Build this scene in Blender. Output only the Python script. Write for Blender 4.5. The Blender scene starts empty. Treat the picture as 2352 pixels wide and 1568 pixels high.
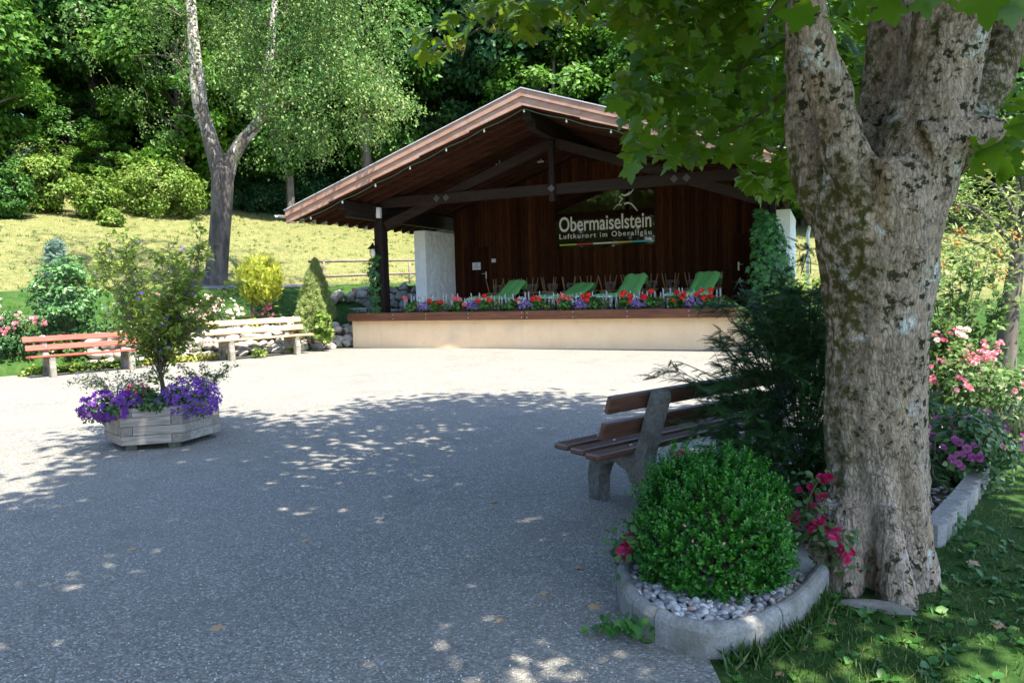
import bpy, math, random
import numpy as np
from mathutils import Vector, Matrix
PI = math.pi
RA = math.radians
sc = bpy.context.scene
C = sc.collection
rng = np.random.default_rng(7)
random.seed(7)

# ------------------------------------------------------------------ camera
FPX, CX, CY, HC = 1710., 1176., 784., 1.6
_p, _r = math.atan((784 - 661.5) / FPX), math.atan(.028)
_f = np.array([0, math.cos(_p), -math.sin(_p)])
_r0 = np.array([1., 0, 0]); _u0 = np.cross(_r0, _f)
_rt = _r0 * math.cos(_r) - _u0 * math.sin(_r)
_up = _u0 * math.cos(_r) + _r0 * math.sin(_r)
CAM = np.array([0, 0, HC])
cam_d = bpy.data.cameras.new('camera')
cam = bpy.data.objects.new('camera', cam_d); C.objects.link(cam)
cam_d.sensor_width = 36; cam_d.lens = 36 * FPX / 2352; cam_d.clip_end = 600; cam_d.clip_start = .05
M = Matrix([[_rt[i], _up[i], -_f[i], CAM[i]] for i in range(3)] + [[0, 0, 0, 1]])
cam.matrix_world = M
sc.camera = cam


def ray(u, v):
    return _f + _rt * (u - CX) / FPX - _up * (v - CY) / FPX


def at(u, v, y):
    d = ray(u, v); return CAM + d * (y / d[1])


def gp(u, v, z=0.):
    d = ray(u, v); return CAM + d * ((z - HC) / d[2])


# stage frame: s along the front, t back, h up
SA = RA(23.0)
SD = np.array([math.cos(SA), -math.sin(SA), 0]); SN = np.array([math.sin(SA), math.cos(SA), 0])
SO = np.array([-3.27, 21.03, 0])


def W(s, t, h):
    return SO + SD * s + SN * t + np.array([0, 0, h])


# ------------------------------------------------------------------ terrain height
P0 = np.array([-13., 14.4]); _e = np.array([8.3, 7.5]); _e = _e / np.linalg.norm(_e)
EN = np.array([-_e[1], _e[0]])


def sstep(a, b, x):
    x = np.clip((x - a) / (b - a), 0, 1); return x * x * (3 - 2 * x)


def evl(x, y):
    return (x - P0[0]) * EN[0] + (y - P0[1]) * EN[1]


def zt(x, y):
    x = np.asarray(x, float); y = np.asarray(y, float)
    e = evl(x, y)
    zl = np.interp(e, [0, .12, .5, 2, 4.2, 6, 9, 60, 120], [0, .25, .55, .9, 1.8, 1.95, 2.5, 15.5, 27])
    zr = np.interp(y, [0, 13, 18, 23.5, 25, 40, 60, 120], [0, 0, .35, 1.1, 1.5, 4.3, 9., 24])
    w = sstep(2, 12, x)
    w2 = sstep(5.8, 8.5, x)
    far = sstep(24, 32, y)
    w = w * far + w2 * (1 - far)
    return zl * (1 - w) + zr * w


def march(u, v, y0=8., y1=90.):
    for y in np.arange(y0, y1, .05):
        p = at(u, v, y)
        if p[2] <= zt(p[0], p[1]):
            return p
    return at(u, v, y1)


# ------------------------------------------------------------------ materials
def mat(name):
    m = bpy.data.materials.new(name); m.use_nodes = True
    nt = m.node_tree; b = nt.nodes['Principled BSDF']
    return m, nt, b


def nd(nt, t, **kw):
    n = nt.nodes.new(t)
    for k, v in kw.items():
        if k.startswith('i_'):
            n.inputs[k[2:]].default_value = v
        else:
            setattr(n, k, v)
    return n


def ramp(nt, stops, src):
    r = nd(nt, 'ShaderNodeValToRGB')
    el = r.color_ramp.elements
    while len(el) < len(stops):
        el.new(.5)
    for e, (p, c) in zip(el, stops):
        e.position = p; e.color = (*c, 1) if len(c) == 3 else c
    nt.links.new(src, r.inputs[0])
    return r.outputs[0]


def tex(nt, kind, scale, co='Object', stretch=None, **kw):
    tc = nd(nt, 'ShaderNodeTexCoord')
    src = tc.outputs[co]
    if stretch:
        mp = nd(nt, 'ShaderNodeMapping'); mp.inputs['Scale'].default_value = stretch
        nt.links.new(src, mp.inputs[0]); src = mp.outputs[0]
    n = nd(nt, 'ShaderNodeTex' + kind); n.inputs['Scale'].default_value = scale
    for k, v in kw.items():
        if k in n.inputs: n.inputs[k].default_value = v
        else: setattr(n, k, v)
    nt.links.new(src, n.inputs['Vector'])
    return n


def mixc(nt, f, a, b, mode='MIX'):
    m = nd(nt, 'ShaderNodeMix', data_type='RGBA', blend_type=mode)
    for sock, v in ((m.inputs[0], f), (m.inputs[6], a), (m.inputs[7], b)):
        if isinstance(v, (int, float)): sock.default_value = v
        elif isinstance(v, tuple): sock.default_value = (*v, 1)
        else: nt.links.new(v, sock)
    return m.outputs[2]


def bump(nt, b, h, st=.4, dist=.02):
    bp = nd(nt, 'ShaderNodeBump'); bp.inputs['Strength'].default_value = st; bp.inputs['Distance'].default_value = dist
    nt.links.new(h, bp.inputs['Height']); nt.links.new(bp.outputs[0], b.inputs['Normal'])


def noisy(name, c0, c1, scale=6, rough=.7, stretch=None, b=.3, dist=.01, detail=8, metal=0, extra=None, spec=.3, lo=.3, hi=.7):
    m, nt, bs = mat(name)
    n = tex(nt, 'Noise', scale, stretch=stretch, Detail=detail, Roughness=.65)
    col = ramp(nt, [(lo, c0), (hi, c1)], n.outputs[0])
    if name == 'cream_render':
        sk = tex(nt, 'Noise', 2.2, stretch=(2.2, 2.2, .16), Detail=6, Roughness=.6)
        col = mixc(nt, ramp(nt, [(.56, (0, 0, 0)), (.78, (.35, .35, .35))], sk.outputs[0]), col, (.48, .38, .26))
    if extra:
        n2 = tex(nt, 'Noise', extra[0], Detail=5, Roughness=.6)
        f = ramp(nt, [(extra[2], (0, 0, 0)), (extra[3], (1, 1, 1))], n2.outputs[0])
        col = mixc(nt, f, col, extra[1])
    nt.links.new(col, bs.inputs['Base Color'])
    bs.inputs['Roughness'].default_value = rough; bs.inputs['Metallic'].default_value = metal
    bs.inputs['Specular IOR Level'].default_value = spec
    if b: bump(nt, bs, n.outputs[0], b, dist)
    return m


def leafmat(name, c0, c1, c2=None, tr=.3, rough=.45, trc=None, spec=.35):
    m, nt, bs = mat(name)
    a = nd(nt, 'ShaderNodeAttribute', attribute_name='rnd')
    stops = [(0, c0), (1, c1)] if c2 is None else [(0, c0), (.6, c1), (1, c2)]
    col = ramp(nt, stops, a.outputs['Fac'])
    nt.links.new(col, bs.inputs['Base Color'])
    bs.inputs['Roughness'].default_value = rough; bs.inputs['Specular IOR Level'].default_value = spec
    if tr:
        t = nd(nt, 'ShaderNodeBsdfTranslucent')
        trc = trc or tuple(min(1, x * 1.5) for x in c1)
        tcol = mixc(nt, .5, col, trc)
        nt.links.new(tcol, t.inputs[0])
        mx = nd(nt, 'ShaderNodeMixShader'); mx.inputs[0].default_value = tr
        nt.links.new(bs.outputs[0], mx.inputs[1]); nt.links.new(t.outputs[0], mx.inputs[2])
        nt.links.new(mx.outputs[0], nt.nodes['Material Output'].inputs[0])
    return m


def woodmat(name, c0, c1, axis=0, scale=3, rough=.6, b=.25, spec=.3):
    st = [6, 6, 6]; st[axis] = .5
    m, nt, bs = mat(name)
    n = tex(nt, 'Noise', scale, stretch=tuple(st), Detail=9, Roughness=.6, Distortion=.6)
    g = tex(nt, 'Noise', scale * 6, stretch=tuple(st), Detail=4)
    col = ramp(nt, [(.3, c0), (.72, c1)], n.outputs[0])
    col = mixc(nt, ramp(nt, [(.35, (.55, .55, .55)), (.6, (0, 0, 0))], g.outputs[0]), col, tuple(x * .45 for x in c0))
    nt.links.new(col, bs.inputs['Base Color']); bs.inputs['Roughness'].default_value = rough
    bs.inputs['Specular IOR Level'].default_value = spec
    bump(nt, bs, g.outputs[0], b, .004)
    return m


MT = {}


def gravel_mat():
    m, nt, bs = mat('gravel')
    v1 = tex(nt, 'Voronoi', 92, Randomness=1.)
    v2 = tex(nt, 'Voronoi', 150)
    n = tex(nt, 'Noise', .5, Detail=6, Roughness=.6)
    n2 = tex(nt, 'Noise', 14, Detail=6, Roughness=.7)
    sep = nd(nt, 'ShaderNodeSeparateColor'); nt.links.new(v1.outputs['Color'], sep.inputs[0])
    sep2 = nd(nt, 'ShaderNodeSeparateColor'); nt.links.new(v2.outputs['Color'], sep2.inputs[0])
    st = ramp(nt, [(0, (.06, .059, .055)), (.3, (.135, .132, .12)), (.75, (.215, .207, .183)), (.9, (.33, .32, .285)), (1, (.52, .5, .455))], sep.outputs[0])
    st2 = ramp(nt, [(0, (.1, .097, .088)), (.6, (.185, .177, .157)), (1, (.33, .315, .28))], sep2.outputs[0])
    col = mixc(nt, .25, st, st2)
    col = mixc(nt, ramp(nt, [(.3, (.12, .12, .12)), (.7, (0, 0, 0))], n2.outputs[0]), col, (.12, .11, .1))
    col = mixc(nt, ramp(nt, [(.35, (.0, .0, .0)), (.7, (.5, .5, .5))], n.outputs[0]), col, (.225, .212, .18))
    n3 = tex(nt, 'Noise', 1.7, Detail=5, Roughness=.55, Distortion=.8)
    col = mixc(nt, ramp(nt, [(.5, (0, 0, 0)), (.72, (.4, .4, .4))], n3.outputs[0]), col, (.115, .11, .1))
    nt.links.new(col, bs.inputs['Base Color']); bs.inputs['Roughness'].default_value = .85
    bs.inputs['Specular IOR Level'].default_value = .25
    ad = nd(nt, 'ShaderNodeMath', operation='ADD')
    nt.links.new(v1.outputs['Distance'], ad.inputs[0]); nt.links.new(n2.outputs[0], ad.inputs[1])
    inv = nd(nt, 'ShaderNodeMath', operation='MULTIPLY'); inv.inputs[1].default_value = -1
    nt.links.new(ad.outputs[0], inv.inputs[0])
    bump(nt, bs, inv.outputs[0], .7, .012)
    return m


def lawn_mat():
    m, nt, bs = mat('lawn')
    a = nd(nt, 'ShaderNodeAttribute', attribute_name='dry')
    n = tex(nt, 'Noise', .45, Detail=8, Roughness=.7)
    n2 = tex(nt, 'Noise', 3.5, Detail=9, Roughness=.8)
    g = ramp(nt, [(.3, (.014, .042, .008)), (.5, (.03, .072, .014)), (.72, (.068, .105, .032))], n2.outputs[0])
    d = ramp(nt, [(.3, (.06, .09, .02)), (.45, (.12, .135, .045)), (.6, (.19, .17, .075)), (.75, (.27, .215, .12))], n2.outputs[0])
    ad = nd(nt, 'ShaderNodeMath', operation='MULTIPLY_ADD')
    nt.links.new(n.outputs[0], ad.inputs[0]); ad.inputs[1].default_value = .9
    nt.links.new(a.outputs['Fac'], ad.inputs[2])
    f = ramp(nt, [(.55, (0, 0, 0)), (1.0, (1, 1, 1))], ad.outputs[0])
    col = mixc(nt, f, g, d)
    nt.links.new(col, bs.inputs['Base Color']); bs.inputs['Roughness'].default_value = .9
    bs.inputs['Specular IOR Level'].default_value = .1
    bump(nt, bs, n2.outputs[0], .8, .06)
    return m


def bark_mat():
    m, nt, bs = mat('maple_bark')
    tc = nd(nt, 'ShaderNodeTexCoord')
    dn = nd(nt, 'ShaderNodeTexNoise'); dn.inputs['Scale'].default_value = 14; dn.inputs['Detail'].default_value = 5
    nt.links.new(tc.outputs['Object'], dn.inputs['Vector'])
    dv = nd(nt, 'ShaderNodeVectorMath', operation='MULTIPLY_ADD'); dv.inputs[1].default_value = (.05, .05, .09)
    nt.links.new(dn.outputs['Color'], dv.inputs[0]); nt.links.new(tc.outputs['Object'], dv.inputs[2])
    mp = nd(nt, 'ShaderNodeMapping'); mp.inputs['Scale'].default_value = (1, 1, .3)
    nt.links.new(dv.outputs[0], mp.inputs[0])
    pl = nd(nt, 'ShaderNodeTexVoronoi', feature='DISTANCE_TO_EDGE'); pl.inputs['Scale'].default_value = 46
    nt.links.new(mp.outputs[0], pl.inputs['Vector'])
    pv = nd(nt, 'ShaderNodeTexVoronoi'); pv.inputs['Scale'].default_value = 46
    nt.links.new(mp.outputs[0], pv.inputs['Vector'])
    sp = nd(nt, 'ShaderNodeSeparateColor'); nt.links.new(pv.outputs['Color'], sp.inputs[0])
    n = tex(nt, 'Noise', 8, stretch=(1, 1, .4), Detail=10, Roughness=.72)
    fine = tex(nt, 'Noise', 70, stretch=(1, 1, .45), Detail=6, Roughness=.7)
    base = ramp(nt, [(.25, (.15, .105, .07)), (.42, (.33, .245, .175)), (.58, (.47, .365, .28)), (.78, (.6, .49, .395))], n.outputs[0])
    base = mixc(nt, ramp(nt, [(0, (.5, .5, .5)), (.5, (0, 0, 0)), (1, (.15, .15, .15))], sp.outputs[0]), base, (.27, .225, .18))
    base = mixc(nt, ramp(nt, [(.34, (.8, .8, .8)), (.56, (0, 0, 0))], fine.outputs[0]), base, (.12, .09, .065))
    ck = tex(nt, 'Noise', 6, stretch=(1, 1, .5), Detail=4)
    cm = nd(nt, 'ShaderNodeMath', operation='MULTIPLY')
    nt.links.new(ramp(nt, [(0, (1, 1, 1)), (.13, (0, 0, 0))], pl.outputs['Distance']), cm.inputs[0])
    nt.links.new(ramp(nt, [(.4, (.1, .1, .1)), (.62, (.75, .75, .75))], ck.outputs[0]), cm.inputs[1])
    col = mixc(nt, cm.outputs[0], base, (.085, .065, .045))
    tn = tex(nt, 'Noise', 5, stretch=(1, 1, .2), Detail=4, Roughness=.55)
    col = mixc(nt, ramp(nt, [(.62, (0, 0, 0)), (.7, (.45, .45, .45))], tn.outputs[0]), col, (.5, .33, .17))
    ln = tex(nt, 'Noise', 3.6, Detail=3, Roughness=.5)
    lf = tex(nt, 'Noise', 30, Detail=8, Roughness=.75)
    mm = nd(nt, 'ShaderNodeMath', operation='MULTIPLY')
    a1 = ramp(nt, [(.6, (0, 0, 0)), (.68, (1, 1, 1))], ln.outputs[0]); a2 = ramp(nt, [(.48, (0, 0, 0)), (.54, (1, 1, 1))], lf.outputs[0])
    nt.links.new(a1, mm.inputs[0]); nt.links.new(a2, mm.inputs[1])
    col = mixc(nt, mm.outputs[0], col, (.5, .54, .51))
    mn = tex(nt, 'Noise', 19, Detail=5, Roughness=.65)
    mb = tex(nt, 'Noise', 2.3, Detail=2)
    m2 = nd(nt, 'ShaderNodeMath', operation='MULTIPLY')
    nt.links.new(ramp(nt, [(.54, (0, 0, 0)), (.6, (1, 1, 1))], mn.outputs[0]), m2.inputs[0])
    nt.links.new(ramp(nt, [(.33, (0, 0, 0)), (.5, (1, 1, 1))], mb.outputs[0]), m2.inputs[1])
    col = mixc(nt, m2.outputs[0], col, (.03, .028, .013))
    a = nd(nt, 'ShaderNodeAttribute', attribute_name='moss')
    m3 = nd(nt, 'ShaderNodeMath', operation='MULTIPLY')
    nt.links.new(a.outputs['Fac'], m3.inputs[0])
    nt.links.new(ramp(nt, [(.4, (0, 0, 0)), (.54, (1, 1, 1))], mn.outputs[0]), m3.inputs[1])
    col = mixc(nt, m3.outputs[0], col, mixc(nt, n.outputs[0], (.02, .02, .008), (.1, .09, .018)))
    nt.links.new(col, bs.inputs['Base Color']); bs.inputs['Roughness'].default_value = .92
    bs.inputs['Specular IOR Level'].default_value = .15
    h = nd(nt, 'ShaderNodeMath', operation='MULTIPLY_ADD')
    e2 = ramp(nt, [(0, (0, 0, 0)), (.2, (1, 1, 1))], pl.outputs['Distance'])
    nt.links.new(e2, h.inputs[0]); h.inputs[1].default_value = .5
    ad = nd(nt, 'ShaderNodeMath', operation='ADD')
    nt.links.new(n.outputs[0], ad.inputs[0]); nt.links.new(fine.outputs[0], ad.inputs[1])
    nt.links.new(ad.outputs[0], h.inputs[2])
    bump(nt, bs, h.outputs[0], .8, .014)
    return m


def birch_mat():
    m, nt, bs = mat('birch_bark')
    a = nd(nt, 'ShaderNodeAttribute', attribute_name='moss')   # share of rough dark bark (old wood)
    n = tex(nt, 'Noise', 5, stretch=(1, 1, .35), Detail=7, Roughness=.6, Distortion=.8)
    b2 = tex(nt, 'Noise', 7, stretch=(.35, .35, 2.2), Detail=4, Roughness=.6)
    ad = nd(nt, 'ShaderNodeMath', operation='MULTIPLY_ADD')
    nt.links.new(a.outputs['Fac'], ad.inputs[0]); ad.inputs[1].default_value = .42; nt.links.new(n.outputs[0], ad.inputs[2])
    f = ramp(nt, [(.66, (0, 0, 0)), (.72, (1, 1, 1))], ad.outputs[0])
    white = mixc(nt, ramp(nt, [(.57, (0, 0, 0)), (.63, (1, 1, 1))], b2.outputs[0]), (.37, .345, .31), (.05, .045, .04))
    dark = ramp(nt, [(.35, (.03, .026, .022)), (.65, (.13, .11, .095))], n.outputs[0])
    col = mixc(nt, f, white, dark)
    nt.links.new(col, bs.inputs['Base Color']); bs.inputs['Roughness'].default_value = .85
    bump(nt, bs, n.outputs[0], .8, .03)
    return m


MT['gravel'] = gravel_mat(); MT['lawn'] = lawn_mat(); MT['bark'] = bark_mat(); MT['birch'] = birch_mat()
MT['soil'] = noisy('soil', (.05, .036, .025), (.13, .1, .075), 14, .95, b=.8, dist=.03)
MT['asphalt'] = noisy('asphalt', (.09, .09, .095), (.15, .15, .155), 40, .9, b=.4)
MT['cream'] = noisy('cream_render', (.74, .52, .31), (.82, .6, .38), 2.2, .9, b=.25, dist=.004, extra=(.9, (.6, .46, .32), .55, .85))
MT['white_plaster'] = noisy('white_plaster', (.76, .76, .745), (.88, .88, .87), 7, .9, b=.9, dist=.05, detail=3)
MT['fascia'] = woodmat('stained_fascia', (.1, .038, .02), (.2, .08, .042), 0, 1.2, .45)
MT['beam'] = woodmat('dark_beam', (.018, .012, .01), (.04, .026, .02), 0, 2, .7, spec=.15)
MT['beamz'] = woodmat('dark_post', (.013, .009, .009), (.03, .019, .018), 2, 2, .65, spec=.15)
MT['beamy'] = woodmat('dark_purlin', (.013, .009, .008), (.03, .019, .016), 1, 2, .7, spec=.15)
MT['soffit'] = woodmat('soffit_boards', (.032, .014, .009), (.075, .033, .021), 0, 1.6, .8, spec=.05)


def boards():
    m, nt, bs = mat('wall_boards')
    a = nd(nt, 'ShaderNodeAttribute', attribute_name='rnd')
    g = tex(nt, 'Noise', 10, stretch=(4, 4, .3), Detail=6, Roughness=.65)
    kn = tex(nt, 'Noise', 5, stretch=(3, 3, 1), Detail=2)
    c = ramp(nt, [(0, (.026, .008, .003)), (.5, (.055, .018, .007)), (1, (.095, .034, .013))], a.outputs['Fac'])
    c = mixc(nt, ramp(nt, [(.35, (.7, .7, .7)), (.6, (0, 0, 0))], g.outputs[0]), c, (.013, .004, .002))
    c = mixc(nt, ramp(nt, [(.68, (0, 0, 0)), (.74, (.8, .8, .8))], kn.outputs[0]), c, (.012, .006, .004))
    nt.links.new(c, bs.inputs['Base Color']); bs.inputs['Roughness'].default_value = .75
    bs.inputs['Specular IOR Level'].default_value = .06
    bump(nt, bs, g.outputs[0], .3, .004)
    return m


MT['boards'] = boards()
MT['copper'] = noisy('copper_sheet', (.27, .14, .09), (.42, .26, .19), 1.5, .55, stretch=(1, 1, 4), b=.1, metal=.2, spec=.3, extra=(5, (.36, .26, .23), .5, .75))
MT['roof'] = noisy('roof_sheet', (.25, .2, .18), (.36, .3, .27), 2, .6, metal=.2)
MT['zinc'] = noisy('zinc', (.55, .56, .56), (.68, .68, .68), 6, .45, metal=.5, b=.05)
MT['concrete'] = noisy('concrete', (.15, .142, .12), (.31, .29, .25), 30, .9, b=.9, dist=.01, extra=(3.5, (.08, .078, .06), .45, .68))
MT['concrete_moss_shade'] = noisy('mossy_shaded_concrete', (.085, .083, .075), (.19, .185, .17), 34, .9, b=1, dist=.01, extra=(4, (.045, .047, .04), .45, .68))  # darker copy for the near bench: moss plus shade put into the colour
MT['kerb'] = noisy('kerb_concrete', (.17, .165, .155), (.33, .32, .3), 60, .9, b=1, dist=.008, extra=(4, (.13, .13, .105), .45, .68))
MT['slat_red'] = woodmat('slat_red', (.28, .055, .035), (.42, .105, .07), 0, 1.2, .45)
MT['slat_pale'] = woodmat('slat_pale', (.5, .3, .15), (.72, .5, .3), 0, 1.2, .5)
MT['slat_brown'] = woodmat('slat_brown', (.075, .035, .022), (.15, .075, .048), 0, 1.2, .32, spec=.5)
MT['planter'] = woodmat('weathered_plank', (.24, .205, .17), (.42, .375, .32), 0, 1.5, .85, b=.5)
MT['planter_end'] = noisy('plank_end', (.15, .135, .11), (.26, .235, .2), 25, .9)
MT['foot'] = noisy('mossy_foot', (.05, .06, .04), (.12, .13, .09), 12, .9)
MT['rock'] = noisy('rock', (.19, .175, .155), (.4, .365, .32), 5, .9, b=.8, dist=.04, detail=10, extra=(9, (.09, .085, .07), .55, .7))
MT['stone'] = noisy('grey_stone', (.16, .165, .16), (.34, .335, .31), 4, .9, b=.7, dist=.03, detail=10, extra=(6, (.09, .1, .075), .52, .7))
MT['mortar'] = noisy('dark_earth', (.035, .03, .025), (.08, .07, .06), 9, .95)  # brown earth, darker than the bed soil
MT['rail'] = woodmat('rail_wood', (.13, .1, .08), (.3, .25, .2), 0, 2, .85)
MT['picket'] = noisy('picket_grey', (.3, .3, .3), (.46, .45, .44), 14, .85)
MT['chairwood'] = woodmat('chair_wood', (.26, .14, .06), (.42, .25, .12), 2, 3, .5)
MT['chairback'] = woodmat('chair_back', (.1, .08, .062), (.19, .155, .125), 0, 2, .6)
MT['plastic'] = noisy('white_plastic', (.72, .73, .73), (.8, .8, .8), 3, .4, b=0)
MT['greencloth'] = noisy('green_cloth', (.14, .4, .1), (.19, .48, .14), 30, .85, b=.3, dist=.003)
MT['whitebox'] = noisy('white_casing', (.66, .66, .64), (.74, .74, .72), 5, .5, b=0)
MT['iron'] = noisy('black_iron', (.012, .012, .013), (.03, .03, .03), 20, .45, metal=.4, b=.1)
MT['iron_grey'] = noisy('grey_iron', (.07, .068, .066), (.11, .105, .1), 12, .6, metal=.3, b=.05)
MT['steel'] = noisy('steel', (.5, .5, .48), (.6, .6, .58), 10, .35, metal=.7, b=.05)
MT['cable'] = noisy('cable_green', (.05, .09, .06), (.08, .13, .09), 10, .6, b=0)
MT['bulb'] = noisy('bulb_cream', (.7, .66, .52), (.78, .74, .6), 4, .3, b=0)
MT['paper'] = noisy('paper', (.7, .7, .7), (.78, .78, .78), 3, .7, b=0)
MT['ink'] = noisy('ink', (.1, .1, .12), (.16, .16, .18), 3, .7, b=0)
MT['letter'] = noisy('letter_white', (.74, .74, .72), (.8, .8, .78), 3, .5, b=0)
MT['bluegrey'] = noisy('pebbles', (.16, .16, .165), (.5, .48, .46), 3, .7, b=.2)
MT['trough'] = noisy('dark_trough', (.015, .013, .012), (.03, .026, .022), 5, .6)
MT['stem'] = noisy('green_stem', (.08, .1, .03), (.15, .16, .06), 8, .7)
MT['twig'] = noisy('brown_twig', (.055, .042, .03), (.14, .11, .08), 12, .85)
MT['fbark'] = noisy('forest_bark', (.05, .042, .035), (.14, .12, .1), 5, .9, stretch=(1, 1, .3), b=.6, dist=.03)
MT['deadleaf'] = leafmat('dead_leaf', (.22, .12, .05), (.42, .28, .15), tr=.1)
for nm, col in (('lime', (.42, .55, .06)), ('red', (.5, .05, .05)), ('yellow', (.65, .5, .12)), ('cyan', (.08, .42, .48))):
    MT[nm] = noisy('stripe_' + nm, col, tuple(min(1, x * 1.1) for x in col), 3, .4, b=0)
m, nt, bs = mat('sign_panel')
bs.inputs['Base Color'].default_value = (.03, .013, .008, 1); bs.inputs['Roughness'].default_value = .03
bs.inputs['IOR'].default_value = 2.2; bs.inputs['Alpha'].default_value = .8
MT['panel'] = m
m, nt, bs = mat('clear_glass')
bs.inputs['Base Color'].default_value = (.9, .9, .88, 1); bs.inputs['Roughness'].default_value = .05; bs.inputs['Alpha'].default_value = .45
MT['glass'] = m
# foliage
MT['l_maple'] = leafmat('maple_leaf', (.035, .11, .007), (.075, .175, .009), (.18, .25, .012), tr=.52, trc=(.24, .36, .012), rough=.4)
MT['seed'] = leafmat('maple_seed', (.3, .3, .04), (.45, .42, .07), tr=.35)
MT['l_f1'] = leafmat('wood_leaf_mid', (.016, .06, .008), (.04, .115, .016), (.08, .17, .03), tr=.22, spec=.2)
MT['l_f2'] = leafmat('wood_leaf_bright', (.03, .09, .008), (.065, .155, .016), (.12, .22, .03), tr=.28, spec=.2)
MT['l_f3'] = leafmat('wood_leaf_dark', (.01, .04, .013), (.025, .08, .025), (.055, .13, .045), tr=.18, spec=.2)
MT['l_bush'] = leafmat('bush_leaf', (.06, .13, .014), (.13, .21, .03), (.23, .28, .07), tr=.28, spec=.2)
MT['l_birch'] = leafmat('birch_leaf', (.03, .085, .014), (.075, .155, .03), (.2, .27, .08), tr=.3, spec=.2)
MT['l_box'] = leafmat('box_leaf', (.012, .075, .008), (.03, .165, .012), (.085, .26, .02), tr=.28, rough=.35)
MT['l_yew'] = leafmat('yew_leaf', (.013, .042, .011), (.028, .082, .017), (.065, .155, .025), tr=.14)
MT['l_ivy'] = leafmat('vine_leaf', (.015, .065, .018), (.035, .13, .03), (.07, .2, .035), tr=.25, rough=.4)
MT['l_shrub'] = leafmat('shrub_leaf', (.05, .11, .025), (.1, .18, .045), (.17, .23, .06), tr=.35)
MT['l_olive'] = leafmat('olive_leaf', (.09, .17, .025), (.2, .28, .045), (.33, .38, .08), tr=.48)
MT['l_pale'] = leafmat('pale_leaf', (.03, .1, .025), (.075, .18, .05), (.15, .27, .1), tr=.25)
MT['l_blue'] = leafmat('blue_needle', (.05, .1, .08), (.11, .19, .15), (.17, .26, .2), tr=.1)
MT['l_spruce'] = leafmat('dwarf_spruce_needle', (.14, .2, .045), (.26, .33, .1), (.38, .44, .16), tr=.2)
MT['l_thuja'] = leafmat('yellow_thuja', (.17, .22, .015), (.33, .37, .03), (.5, .5, .08), tr=.25)
MT['l_cover'] = leafmat('ground_cover', (.14, .18, .03), (.3, .3, .07), (.42, .38, .1), tr=.25)
MT['l_rose'] = leafmat('rose_leaf', (.025, .075, .02), (.06, .13, .035), (.12, .2, .06), tr=.25, rough=.4)
MT['l_ger'] = leafmat('geranium_leaf', (.03, .1, .02), (.06, .17, .03), (.1, .24, .04), tr=.25)
MT['l_grey'] = leafmat('greygreen_leaf', (.09, .12, .06), (.18, .22, .11), (.28, .3, .18), tr=.25)
MT['l_lav'] = leafmat('lavender_leaf', (.12, .16, .09), (.24, .28, .16), tr=.2)
MT['berry'] = leafmat('rowan_berry', (.55, .16, .03), (.7, .28, .06), tr=.1)
MT['l_rowan'] = leafmat('rowan_leaf', (.07, .13, .025), (.16, .22, .05), (.28, .3, .09), tr=.35)
MT['grass'] = leafmat('grass_blade', (.018, .06, .01), (.045, .12, .016), (.17, .17, .06), tr=.3)
MT['weed'] = leafmat('weed_leaf', (.02, .075, .015), (.045, .14, .025), (.09, .2, .035), tr=.3)
MT['drygrass'] = leafmat('meadow_blade', (.022, .07, .01), (.1, .13, .035), (.26, .22, .115), tr=.15, spec=.1)
for nm, a, b in (('red', (.6, .012, .008), (.85, .05, .02)), ('salmon', (.7, .08, .1), (.9, .25, .25)), ('pink', (.6, .12, .2), (.88, .42, .45)),
                 ('palepink', (.75, .45, .42), (.92, .74, .68)), ('magenta', (.35, .01, .07), (.6, .03, .15)), ('mauve', (.28, .05, .2), (.5, .16, .36)),
                 ('violet', (.09, .01, .2), (.18, .03, .36)), ('lilac', (.17, .07, .35), (.34, .18, .56)), ('white', (.7, .7, .68), (.88, .88, .86)),
                 ('purple', (.11, .025, .26), (.22, .075, .42)),
                 ('bidens', (.5, .4, .03), (.7, .6, .06)), ('blueviolet', (.12, .05, .35), (.25, .13, .55))):
    MT['p_' + nm] = leafmat('petal_' + nm, a, b, tr=.3, trc=b, rough=.6)


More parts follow.
